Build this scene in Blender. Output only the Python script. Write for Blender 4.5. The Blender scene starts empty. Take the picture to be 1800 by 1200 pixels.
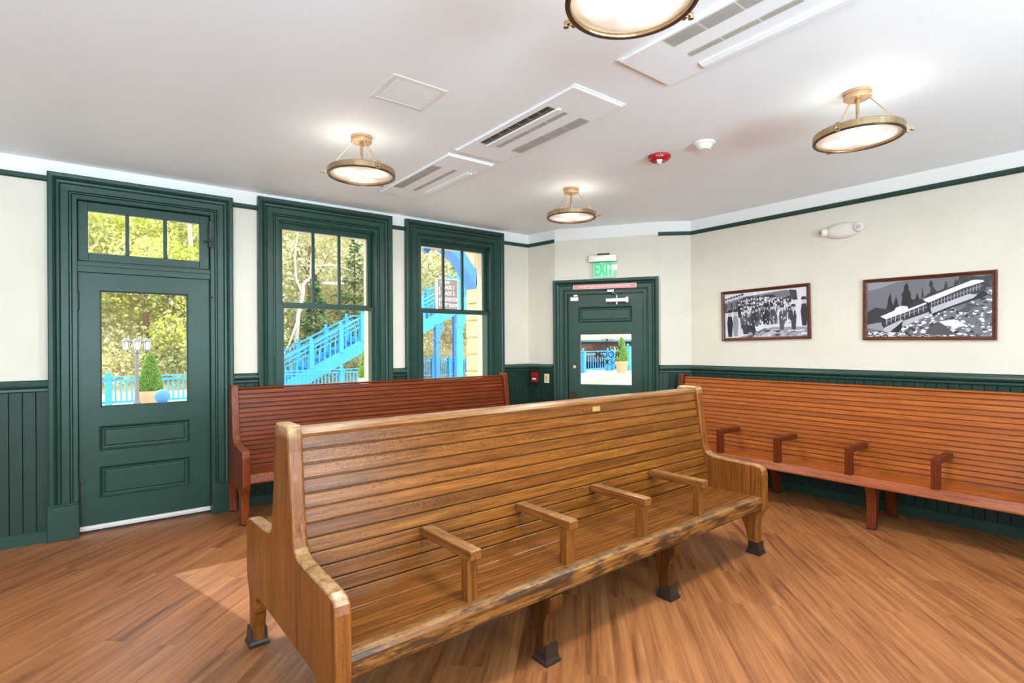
import bpy, bmesh, math, random
from mathutils import Vector, Matrix

C = bpy.context.scene.collection
SC = bpy.context.scene
PI = math.pi

# ------------------------------------------------------------------ camera, sky, sun, added fill lamps, exposure
cam_data = bpy.data.cameras.new('camera')
cam = bpy.data.objects.new('camera', cam_data)
C.objects.link(cam)
SC.camera = cam
cam_data.sensor_width = 36.0
cam_data.lens = 942.0 / 1800.0 * 36.0
cam_data.shift_y = 5.76 / 1800.0
cam_data.clip_start = 0.05
cam_data.clip_end = 400
ROLL = math.atan(0.00586)
_fw = Vector((0.61276, 0.79027, 0.0))
_rt = Vector((0.79027, -0.61276, 0.0))
_up = Vector((0, 0, 1))
_cx = _rt * math.cos(ROLL) - _up * math.sin(ROLL)
_cy = _rt * math.sin(ROLL) + _up * math.cos(ROLL)
_m = Matrix((_cx, _cy, -_fw)).transposed().to_4x4()
_m.translation = Vector((0, 0, 1.49))
cam.matrix_world = _m

world = bpy.data.worlds.new('sky')
SC.world = world
world.use_nodes = True
_wn = world.node_tree.nodes
_bg = _wn['Background']
_bg.inputs['Color'].default_value = (0.90, 0.95, 1.0, 1)
_bg.inputs['Strength'].default_value = 4.0

sun_data = bpy.data.lights.new('sun', 'SUN')
sun_data.energy = 3.8
sun_data.angle = 0.009
sun_data.color = (1.0, 0.94, 0.84)
sun = bpy.data.objects.new('sun', sun_data)
C.objects.link(sun)
sun.rotation_euler = Vector((0.26, -1.0, -0.74)).to_track_quat('-Z', 'Y').to_euler()


def area(name, loc, direction, sx, sy, power, col=(0.62, 0.85, 1.0)):
    d = bpy.data.lights.new(name, 'AREA')
    d.shape = 'RECTANGLE'
    d.size = sx
    d.size_y = sy
    d.energy = power
    d.color = col
    o = bpy.data.objects.new(name, d)
    C.objects.link(o)
    o.location = loc
    o.rotation_euler = Vector(direction).to_track_quat('-Z', 'Z').to_euler()
    return o


# added fill lamps outside the rear and side openings, tilted up at the ceiling
REAR_X = (-4.6, -2.6, -0.85, 2.4)
REAR_POWER = (80, 220, 320, 235)
for _i, _x in enumerate(REAR_X):
    area('rear_fill_light', (_x, -2.72, 1.65), (0, 1, 1.5), 1.1, 1.9, REAR_POWER[_i])
SIDE_Y = (0.75, 2.4)
for _i, _y in enumerate(SIDE_Y):
    area('side_fill_light', (-6.72, _y, 1.65), (1, 0, 1.5), 1.1, 1.9, 16)  # weaker added fill outside the side wall openings

SC.view_settings.view_transform = 'Standard'
SC.view_settings.look = 'None'
SC.view_settings.gamma = 1.0
SC.view_settings.use_curve_mapping = False
SC.view_settings.exposure = 0.05
try:
    SC.cycles.max_bounces = 10
    SC.cycles.diffuse_bounces = 6
    SC.cycles.glossy_bounces = 4
    SC.cycles.transparent_max_bounces = 12
    SC.cycles.sample_clamp_indirect = 8.0
except Exception:
    pass


# ------------------------------------------------------------------ materials
def lin(c):
    return c / 12.92 if c <= 0.04045 else ((c + 0.055) / 1.055) ** 2.4


def rgb(r, g, b):
    return (lin(r / 255), lin(g / 255), lin(b / 255), 1.0)


MATS = {}


def base_mat(name):
    m = bpy.data.materials.new(name)
    m.use_nodes = True
    MATS[name] = m
    nt = m.node_tree
    return m, nt, nt.nodes['Principled BSDF']


def N(nt, kind, **inp):
    n = nt.nodes.new(kind)
    for k, v in inp.items():
        if k in n.inputs:
            n.inputs[k].default_value = v
        else:
            setattr(n, k, v)
    return n


def L(nt, a, ao, b, bi):
    nt.links.new(a.outputs[ao], b.inputs[bi])


def mixc(nt, blend, fac, a=None, b=None):
    n = nt.nodes.new('ShaderNodeMix')
    n.data_type = 'RGBA'
    n.blend_type = blend
    n.clamp_result = False
    n.inputs[0].default_value = fac
    if a is not None:
        n.inputs[6].default_value = a
    if b is not None:
        n.inputs[7].default_value = b
    return n


def ramp(nt, stops):
    n = nt.nodes.new('ShaderNodeValToRGB')
    e = n.color_ramp.elements
    while len(e) < len(stops):
        e.new(0.5)
    for i, (p, c) in enumerate(stops):
        e[i].position = p
        e[i].color = c
    return n


def coords(nt, scale=(1, 1, 1), rot=(0, 0, 0), kind='Object'):
    tc = nt.nodes.new('ShaderNodeTexCoord')
    mp = nt.nodes.new('ShaderNodeMapping')
    mp.inputs['Scale'].default_value = scale
    mp.inputs['Rotation'].default_value = rot
    L(nt, tc, kind, mp, 'Vector')
    return mp


def plain(name, col, rough=0.5, metal=0.0, var=0.06, vscale=6.0, bump=0.0, spec=0.5, coat=0.0):
    """paint, plastic or metal with a faint uneven tone"""
    m, nt, p = base_mat(name)
    mp = coords(nt, (vscale,) * 3)
    nz = N(nt, 'ShaderNodeTexNoise', Scale=1.0, Detail=4.0)
    L(nt, mp, 'Vector', nz, 'Vector')
    lo = tuple(c * (1 - var) for c in col[:3]) + (1,)
    hi = tuple(min(1, c * (1 + var)) for c in col[:3]) + (1,)
    r = ramp(nt, [(0.3, lo), (0.7, hi)])
    L(nt, nz, 'Fac', r, 'Fac')
    L(nt, r, 'Color', p, 'Base Color')
    p.inputs['Roughness'].default_value = rough
    p.inputs['Metallic'].default_value = metal
    p.inputs['Specular IOR Level'].default_value = spec
    if coat:
        p.inputs['Coat Weight'].default_value = coat
        p.inputs['Coat Roughness'].default_value = 0.15
    if bump:
        b = N(nt, 'ShaderNodeBump', Strength=bump, Distance=0.002)
        nz2 = N(nt, 'ShaderNodeTexNoise', Scale=40.0, Detail=3.0)
        L(nt, mp, 'Vector', nz2, 'Vector')
        L(nt, nz2, 'Fac', b, 'Height')
        L(nt, b, 'Normal', p, 'Normal')
    return m


def wood(name, dark, mid, light, axis=0, rough=0.36, tint=0.28, fleck=0.0, stain=0.0, wear_z=None, plank=None, wear_up=0.0, coat=0.05, gf=66.0):
    """oak with grain along one local axis; islands (slats) differ in tone"""
    m, nt, p = base_mat(name)
    tc = nt.nodes.new('ShaderNodeTexCoord')
    geo = nt.nodes.new('ShaderNodeNewGeometry')
    off = N(nt, 'ShaderNodeVectorMath', operation='MULTIPLY')
    cmb = nt.nodes.new('ShaderNodeCombineXYZ')
    for i in range(3):
        L(nt, geo, 'Random Per Island', cmb, i)
    L(nt, cmb, 'Vector', off, 0)
    off.inputs[1].default_value = (13.0, 7.0, 9.0)
    add = N(nt, 'ShaderNodeVectorMath', operation='ADD')
    L(nt, tc, 'Object', add, 0)
    L(nt, off, 'Vector', add, 1)

    def mapped(a, c):
        s = [c, c, c]
        s[axis] = a
        mp = nt.nodes.new('ShaderNodeMapping')
        mp.inputs['Scale'].default_value = s
        L(nt, add, 'Vector', mp, 'Vector')
        return mp

    n1 = N(nt, 'ShaderNodeTexNoise', Scale=1.0, Detail=5.0, Roughness=0.6, Distortion=0.6)
    L(nt, mapped(2.6, gf), 'Vector', n1, 'Vector')
    r1 = ramp(nt, [(0.28, dark), (0.5, mid), (0.74, light)])
    L(nt, n1, 'Fac', r1, 'Fac')
    n2 = N(nt, 'ShaderNodeTexNoise', Scale=1.0, Detail=4.0, Roughness=0.7)
    L(nt, mapped(7.0, 190.0), 'Vector', n2, 'Vector')
    r2 = ramp(nt, [(0.35, (0.62, 0.58, 0.55, 1)), (0.6, (1.08, 1.08, 1.08, 1))])
    L(nt, n2, 'Fac', r2, 'Fac')
    mx = mixc(nt, 'MULTIPLY', 0.72)
    L(nt, r1, 'Color', mx, 6)
    L(nt, r2, 'Color', mx, 7)
    last = mx
    if fleck:
        n3 = N(nt, 'ShaderNodeTexNoise', Scale=1.0, Detail=2.0, Distortion=2.2)
        L(nt, mapped(44.0, 120.0), 'Vector', n3, 'Vector')
        r3 = ramp(nt, [(0.50, (0, 0, 0, 1)), (0.60, (1, 1, 1, 1))])
        L(nt, n3, 'Fac', r3, 'Fac')
        n4 = N(nt, 'ShaderNodeTexNoise', Scale=1.0, Detail=1.0)
        L(nt, mapped(1.2, 14.0), 'Vector', n4, 'Vector')
        r4 = ramp(nt, [(0.44, (0, 0, 0, 1)), (0.60, (fleck, fleck, fleck, 1))])
        L(nt, n4, 'Fac', r4, 'Fac')
        ml = N(nt, 'ShaderNodeMath', operation='MULTIPLY')
        L(nt, r3, 'Color', ml, 0)
        L(nt, r4, 'Color', ml, 1)
        m3 = mixc(nt, 'MIX', 0.0, b=tuple(c * 0.36 for c in mid[:3]) + (1,))
        L(nt, ml, 'Value', m3, 0)
        L(nt, last, 2, m3, 6)
        last = m3
    # slat to slat tone
    r5 = ramp(nt, [(0.0, (1 - tint, 1 - tint * 1.15, 1 - tint * 1.3, 1)), (1.0, (1 + tint * 0.8, 1 + tint * 0.8, 1 + tint * 0.75, 1))])
    if plank:
        ax, w = plank
        sp = nt.nodes.new('ShaderNodeSeparateXYZ')
        L(nt, tc, 'Object', sp, 'Vector')
        dv = N(nt, 'ShaderNodeMath', operation='DIVIDE')
        ph_ = N(nt, 'ShaderNodeMath', operation='ADD')
        L(nt, sp, ax, ph_, 0)
        ph_.inputs[1].default_value = 0.06
        L(nt, ph_, 'Value', dv, 0)
        dv.inputs[1].default_value = w
        fl = N(nt, 'ShaderNodeMath', operation='FLOOR')
        L(nt, dv, 'Value', fl, 0)
        wn = N(nt, 'ShaderNodeTexWhiteNoise', noise_dimensions='1D')
        L(nt, fl, 'Value', wn, 'W')
        L(nt, wn, 'Value', r5, 'Fac')
    else:
        L(nt, geo, 'Random Per Island', r5, 'Fac')
    m5 = mixc(nt, 'MULTIPLY', 1.0)
    L(nt, last, 2, m5, 6)
    L(nt, r5, 'Color', m5, 7)
    last = m5
    if plank:
        fr = N(nt, 'ShaderNodeMath', operation='FRACT')
        L(nt, dv, 'Value', fr, 0)
        lt = N(nt, 'ShaderNodeMath', operation='LESS_THAN')
        L(nt, fr, 'Value', lt, 0)
        lt.inputs[1].default_value = 0.018
        m6 = mixc(nt, 'MIX', 0.0, b=tuple(c * 0.5 for c in dark[:3]) + (1,))
        L(nt, lt, 'Value', m6, 0)
        L(nt, last, 2, m6, 6)
        last = m6
    if stain:
        n6 = N(nt, 'ShaderNodeTexNoise', Scale=1.0, Detail=6.0, Roughness=0.65)
        mp6 = nt.nodes.new('ShaderNodeMapping')
        s6 = [24.0, 24.0, 24.0]
        s6[axis] = 5.0
        mp6.inputs['Scale'].default_value = s6
        L(nt, tc, 'Object', mp6, 'Vector')
        L(nt, mp6, 'Vector', n6, 'Vector')
        r6 = ramp(nt, [(0.46, (0, 0, 0, 1)), (0.56, (stain, stain, stain, 1))])
        L(nt, n6, 'Fac', r6, 'Fac')
        m7 = mixc(nt, 'MIX', 0.0, b=rgb(58, 36, 20))
        L(nt, r6, 'Color', m7, 0)
        L(nt, last, 2, m7, 6)
        last = m7
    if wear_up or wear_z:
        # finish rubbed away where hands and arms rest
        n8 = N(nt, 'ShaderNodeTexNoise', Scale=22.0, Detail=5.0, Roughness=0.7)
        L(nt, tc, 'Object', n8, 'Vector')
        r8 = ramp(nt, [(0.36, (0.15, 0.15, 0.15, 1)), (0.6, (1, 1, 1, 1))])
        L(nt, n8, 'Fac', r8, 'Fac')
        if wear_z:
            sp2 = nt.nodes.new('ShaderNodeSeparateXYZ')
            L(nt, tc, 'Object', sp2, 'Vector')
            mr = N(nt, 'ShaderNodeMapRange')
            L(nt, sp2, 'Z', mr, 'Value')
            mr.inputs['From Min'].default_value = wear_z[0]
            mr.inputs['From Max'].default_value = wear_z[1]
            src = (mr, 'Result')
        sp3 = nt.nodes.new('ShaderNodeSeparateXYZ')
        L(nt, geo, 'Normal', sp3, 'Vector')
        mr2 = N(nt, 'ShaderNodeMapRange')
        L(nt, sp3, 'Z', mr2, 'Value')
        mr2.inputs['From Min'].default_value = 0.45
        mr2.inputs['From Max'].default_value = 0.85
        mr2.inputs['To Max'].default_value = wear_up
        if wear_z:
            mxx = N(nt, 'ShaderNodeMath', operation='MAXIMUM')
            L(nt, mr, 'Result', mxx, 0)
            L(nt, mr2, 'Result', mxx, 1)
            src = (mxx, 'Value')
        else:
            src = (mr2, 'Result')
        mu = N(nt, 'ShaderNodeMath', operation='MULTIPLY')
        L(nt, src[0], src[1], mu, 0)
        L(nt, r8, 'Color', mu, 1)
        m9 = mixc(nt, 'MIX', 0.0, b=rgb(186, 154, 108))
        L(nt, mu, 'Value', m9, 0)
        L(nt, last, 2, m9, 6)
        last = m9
    L(nt, last, 2, p, 'Base Color')
    p.inputs['Roughness'].default_value = rough
    p.inputs['Specular IOR Level'].default_value = 0.28
    p.inputs['Coat Weight'].default_value = coat
    p.inputs['Coat Roughness'].default_value = 0.22
    bp = N(nt, 'ShaderNodeBump', Strength=0.12, Distance=0.002)
    L(nt, n2, 'Fac', bp, 'Height')
    L(nt, bp, 'Normal', p, 'Normal')
    return m


def floor_material():
    m, nt, p = base_mat('vinyl_plank_floor')
    mp = coords(nt, (1, 1, 1), (0, 0, -PI / 4))
    br = nt.nodes.new('ShaderNodeTexBrick')
    br.offset = 0.37
    br.inputs['Scale'].default_value = 1.0
    br.inputs['Brick Width'].default_value = 1.22
    br.inputs['Row Height'].default_value = 0.152
    br.inputs['Mortar Size'].default_value = 0.0007
    br.inputs['Mortar Smooth'].default_value = 0.1
    br.inputs['Color1'].default_value = (0.0, 0.0, 0.0, 1)
    br.inputs['Color2'].default_value = (1, 1, 1, 1)
    br.inputs['Mortar'].default_value = (0.35, 0.35, 0.35, 1)
    L(nt, mp, 'Vector', br, 'Vector')
    # grain shifted plank by plank
    sc = N(nt, 'ShaderNodeVectorMath', operation='SCALE')
    L(nt, br, 'Color', sc, 0)
    sc.inputs['Scale'].default_value = 17.0
    ad = N(nt, 'ShaderNodeVectorMath', operation='ADD')
    L(nt, mp, 'Vector', ad, 0)
    L(nt, sc, 'Vector', ad, 1)
    mg = nt.nodes.new('ShaderNodeMapping')
    mg.inputs['Scale'].default_value = (1.0, 17, 17)
    L(nt, ad, 'Vector', mg, 'Vector')
    n1 = N(nt, 'ShaderNodeTexNoise', Scale=1.0, Detail=5.0, Roughness=0.62, Distortion=0.9)
    L(nt, mg, 'Vector', n1, 'Vector')
    r1 = ramp(nt, [(0.26, rgb(86, 46, 22)), (0.42, rgb(138, 84, 46)), (0.60, rgb(164, 105, 61)), (0.8, rgb(184, 126, 80))])
    L(nt, n1, 'Fac', r1, 'Fac')
    mg2 = nt.nodes.new('ShaderNodeMapping')
    mg2.inputs['Scale'].default_value = (3, 60, 60)
    L(nt, ad, 'Vector', mg2, 'Vector')
    n2 = N(nt, 'ShaderNodeTexNoise', Scale=1.0, Detail=3.0)
    L(nt, mg2, 'Vector', n2, 'Vector')
    r2 = ramp(nt, [(0.3, (0.8, 0.78, 0.76, 1)), (0.65, (1.05, 1.05, 1.05, 1))])
    L(nt, n2, 'Fac', r2, 'Fac')
    a = mixc(nt, 'MULTIPLY', 0.7)
    L(nt, r1, 'Color', a, 6)
    L(nt, r2, 'Color', a, 7)
    r3 = ramp(nt, [(0.0, (0.94, 0.93, 0.92, 1)), (1.0, (1.04, 1.04, 1.04, 1))])
    L(nt, br, 'Color', r3, 'Fac')
    b = mixc(nt, 'MULTIPLY', 1.0)
    L(nt, a, 2, b, 6)
    L(nt, r3, 'Color', b, 7)
    c = mixc(nt, 'MIX', 0.0, b=rgb(120, 72, 44))
    ml = N(nt, 'ShaderNodeMath', operation='MULTIPLY')
    L(nt, br, 'Fac', ml, 0)
    ml.inputs[1].default_value = 0.5
    L(nt, ml, 'Value', c, 0)
    L(nt, b, 2, c, 6)
    L(nt, c, 2, p, 'Base Color')
    p.inputs['Roughness'].default_value = 0.42
    p.inputs['Specular IOR Level'].default_value = 0.4
    bp = N(nt, 'ShaderNodeBump', Strength=0.08, Distance=0.002)
    L(nt, n2, 'Fac', bp, 'Height')
    L(nt, bp, 'Normal', p, 'Normal')
    return m


def wall_material():
    """cream emulsion, white paint above the picture rail"""
    m, nt, p = base_mat('cream_wall_paint')
    geo = nt.nodes.new('ShaderNodeNewGeometry')
    sp = nt.nodes.new('ShaderNodeSeparateXYZ')
    L(nt, geo, 'Position', sp, 'Vector')
    gt = N(nt, 'ShaderNodeMath', operation='GREATER_THAN')
    L(nt, sp, 'Z', gt, 0)
    gt.inputs[1].default_value = 2.79
    nz = N(nt, 'ShaderNodeTexNoise', Scale=3.0, Detail=3.0)
    L(nt, geo, 'Position', nz, 'Vector')
    r = ramp(nt, [(0.3, rgb(214, 206, 190)), (0.7, rgb(219, 211, 196))])
    L(nt, nz, 'Fac', r, 'Fac')
    mx = mixc(nt, 'MIX', 0.0, b=rgb(232, 231, 228))
    L(nt, gt, 'Value', mx, 0)
    L(nt, r, 'Color', mx, 6)
    L(nt, mx, 2, p, 'Base Color')
    p.inputs['Roughness'].default_value = 0.6
    p.inputs['Specular IOR Level'].default_value = 0.25
    return m


def glass_material(name='window_glass', tint=(0.96, 0.98, 0.97, 1), rough=0.0):
    m = bpy.data.materials.new(name)
    m.use_nodes = True
    nt = m.node_tree
    nt.nodes.remove(nt.nodes['Principled BSDF'])
    out = nt.nodes['Material Output']
    tr = nt.nodes.new('ShaderNodeBsdfTransparent')
    tr.inputs['Color'].default_value = tint
    gl = nt.nodes.new('ShaderNodeBsdfGlossy')
    gl.inputs['Roughness'].default_value = rough
    fr = nt.nodes.new('ShaderNodeFresnel')
    fr.inputs['IOR'].default_value = 1.4
    mx = nt.nodes.new('ShaderNodeMixShader')
    geo = nt.nodes.new('ShaderNodeNewGeometry')
    inv = N(nt, 'ShaderNodeMath', operation='SUBTRACT')
    inv.inputs[0].default_value = 1.0
    L(nt, geo, 'Backfacing', inv, 1)
    mu = N(nt, 'ShaderNodeMath', operation='MULTIPLY')
    nt.links.new(fr.outputs[0], mu.inputs[0])
    L(nt, inv, 'Value', mu, 1)
    L(nt, mu, 'Value', mx, 0)
    nt.links.new(tr.outputs[0], mx.inputs[1])
    nt.links.new(gl.outputs[0], mx.inputs[2])
    nt.links.new(mx.outputs[0], out.inputs['Surface'])
    MATS[name] = m
    return m


def emit_material(name, col, strength, base=None):
    m, nt, p = base_mat(name)
    p.inputs['Base Color'].default_value = base or col
    p.inputs['Emission Color'].default_value = col
    p.inputs['Emission Strength'].default_value = strength
    p.inputs['Roughness'].default_value = 0.4
    return m


def leaf_material(name, cols, trans=0.55):
    m = bpy.data.materials.new(name)
    m.use_nodes = True
    nt = m.node_tree
    nt.nodes.remove(nt.nodes['Principled BSDF'])
    out = nt.nodes['Material Output']
    geo = nt.nodes.new('ShaderNodeNewGeometry')
    nz = N(nt, 'ShaderNodeTexNoise', Scale=0.35, Detail=2.0)
    L(nt, geo, 'Position', nz, 'Vector')
    ad = N(nt, 'ShaderNodeMath', operation='MULTIPLY_ADD')
    L(nt, geo, 'Random Per Island', ad, 0)
    ad.inputs[1].default_value = 0.5
    mr = N(nt, 'ShaderNodeMapRange')
    L(nt, nz, 'Fac', mr, 'Value')
    mr.inputs['From Min'].default_value = 0.3
    mr.inputs['From Max'].default_value = 0.7
    mr.inputs['To Max'].default_value = 0.5
    L(nt, mr, 'Result', ad, 2)
    r = ramp(nt, [(i / max(1, len(cols) - 1), c) for i, c in enumerate(cols)])
    L(nt, ad, 'Value', r, 'Fac')
    d = nt.nodes.new('ShaderNodeBsdfDiffuse')
    t = nt.nodes.new('ShaderNodeBsdfTranslucent')
    L(nt, r, 'Color', d, 'Color')
    L(nt, r, 'Color', t, 'Color')
    mx = nt.nodes.new('ShaderNodeMixShader')
    mx.inputs[0].default_value = trans
    nt.links.new(d.outputs[0], mx.inputs[1])
    nt.links.new(t.outputs[0], mx.inputs[2])
    nt.links.new(mx.outputs[0], out.inputs['Surface'])
    MATS[name] = m
    return m


WALL = wall_material()
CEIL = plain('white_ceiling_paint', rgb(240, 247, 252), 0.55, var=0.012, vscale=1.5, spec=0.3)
FLOOR = floor_material()
GREEN = plain('dark_green_gloss_paint', rgb(33, 62, 52), 0.36, var=0.10, vscale=9, bump=0.05, spec=0.36, coat=0.0)
GREEN_MATT = plain('dark_green_beadboard_paint', rgb(27, 52, 43), 0.48, var=0.10, vscale=7, spec=0.3)
GLASS = glass_material()
OAK_X = wood('golden_oak_slats', rgb(85, 45, 10), rgb(122, 71, 22), rgb(149, 94, 35), 0, 0.33, 0.24, fleck=0.9)
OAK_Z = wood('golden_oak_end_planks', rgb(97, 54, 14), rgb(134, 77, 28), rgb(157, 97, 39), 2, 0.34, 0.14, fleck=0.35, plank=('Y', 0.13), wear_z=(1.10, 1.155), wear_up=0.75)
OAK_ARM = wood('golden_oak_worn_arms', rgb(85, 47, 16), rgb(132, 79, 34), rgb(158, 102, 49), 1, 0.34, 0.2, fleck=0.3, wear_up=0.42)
OAK_POST = wood('golden_oak_posts', rgb(79, 40, 11), rgb(126, 73, 28), rgb(154, 99, 44), 2, 0.34, 0.2, fleck=0.3)
OAK_LEG = wood('golden_oak_dark_legs', rgb(48, 23, 6), rgb(81, 43, 12), rgb(108, 63, 22), 2, 0.36, 0.12, fleck=0.3)
OAK_NOSE = wood('golden_oak_scuffed_nosing', rgb(78, 44, 16), rgb(136, 85, 37), rgb(169, 119, 64), 0, 0.38, 0.12, fleck=0.3, stain=0.9, wear_up=0.25)
OAK_SEAT = wood('golden_oak_seat_slats', rgb(85, 47, 14), rgb(126, 74, 29), rgb(153, 97, 46), 0, 0.30, 0.13, fleck=0.4)
OAK_RAIL = wood('golden_oak_top_rail', rgb(85, 47, 17), rgb(132, 83, 38), rgb(163, 112, 61), 0, 0.3, 0.1, wear_up=0.35)
MAH_X = wood('red_brown_slats', rgb(84, 32, 3), rgb(114, 47, 5), rgb(138, 63, 12), 0, 0.36, 0.16, gf=90.0)
MAH_Z = wood('red_brown_end_boards', rgb(81, 31, 7), rgb(121, 51, 14), rgb(143, 64, 22), 2, 0.34, 0.1, wear_up=0.15)
CHE_X = wood('cherry_slats', rgb(135, 65, 22), rgb(159, 83, 30), rgb(178, 100, 40), 0, 0.28, 0.20, gf=90.0)
CHE_Z = wood('cherry_posts', rgb(70, 27, 7), rgb(97, 39, 12), rgb(117, 52, 18), 2, 0.3, 0.1)
CHE_N = wood('cherry_seat_edge', rgb(112, 52, 27), rgb(148, 77, 43), rgb(166, 92, 55), 0, 0.25, 0.06, coat=0.15)
SHOE = plain('black_brown_shoe_wood', rgb(44, 33, 26), 0.35, var=0.25, vscale=30)
BRASS = plain('antique_brass', rgb(190, 164, 128), 0.30, 0.95, var=0.12, vscale=20)
BRONZE = plain('dark_bronze_ring', rgb(96, 74, 56), 0.38, 0.8, var=0.1, vscale=20)
COPPER = plain('brushed_copper_canopy', rgb(206, 168, 132), 0.34, 0.7, var=0.06, vscale=20)
PLATE = plain('pale_brass_plate', rgb(214, 184, 110), 0.35, 0.5, var=0.05)
WHITE = plain('white_plastic', rgb(232, 231, 228), 0.4, var=0.01)
OFFW = plain('off_white_plastic', rgb(222, 216, 204), 0.4, var=0.02)
GRILLE = plain('grey_grille', rgb(188, 185, 180), 0.6, var=0.04)
SLOT = plain('dark_slot', rgb(58, 56, 52), 0.6, var=0.2)
BLACK = plain('black_iron', rgb(34, 32, 31), 0.42, var=0.2, vscale=30)
ALU = plain('brushed_aluminium', rgb(200, 198, 196), 0.3, 0.8, var=0.05, vscale=40)
CREAMP = plain('cream_switch_plastic', rgb(226, 214, 180), 0.4, var=0.02)
RED = plain('red_plastic', rgb(168, 22, 30), 0.3, var=0.08)
PINK = plain('pinkish_red_sign', rgb(206, 128, 124), 0.45, var=0.05)
SIGNW = plain('sign_white', rgb(246, 240, 236), 0.5, var=0.01)
BLUE = plain('sky_blue_paint', rgb(58, 158, 222), 0.5, var=0.06, vscale=2)
BLUED = plain('deeper_blue_paint', rgb(62, 130, 208), 0.5, var=0.06, vscale=2)
TERRA = plain('pale_terracotta', rgb(206, 158, 124), 0.7, var=0.05)
CREAMX = plain('cream_exterior_trim', rgb(222, 204, 174), 0.6, var=0.02)
TANX = plain('tan_exterior_siding', rgb(206, 170, 128), 0.7, var=0.04)
GREYL = plain('grey_lamp_metal', rgb(112, 112, 118), 0.5, 0.3, var=0.06)
CONC = plain('pale_paving', rgb(186, 176, 164), 0.8, var=0.06, vscale=2)
TAUPE = plain('taupe_sign_board', rgb(112, 98, 92), 0.6, var=0.06)
BARK = plain('pale_bark', rgb(196, 184, 166), 0.8, var=0.2, vscale=12)
BARKD = plain('brown_bark', rgb(108, 82, 62), 0.85, var=0.25, vscale=10)
FRAMEW = wood('mahogany_picture_frame', rgb(58, 26, 14), rgb(92, 46, 28), rgb(122, 66, 42), 0, 0.3, 0.05)
CLEAR = glass_material('clear_acrylic', (0.95, 0.98, 0.96, 1), 0.05)


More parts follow.
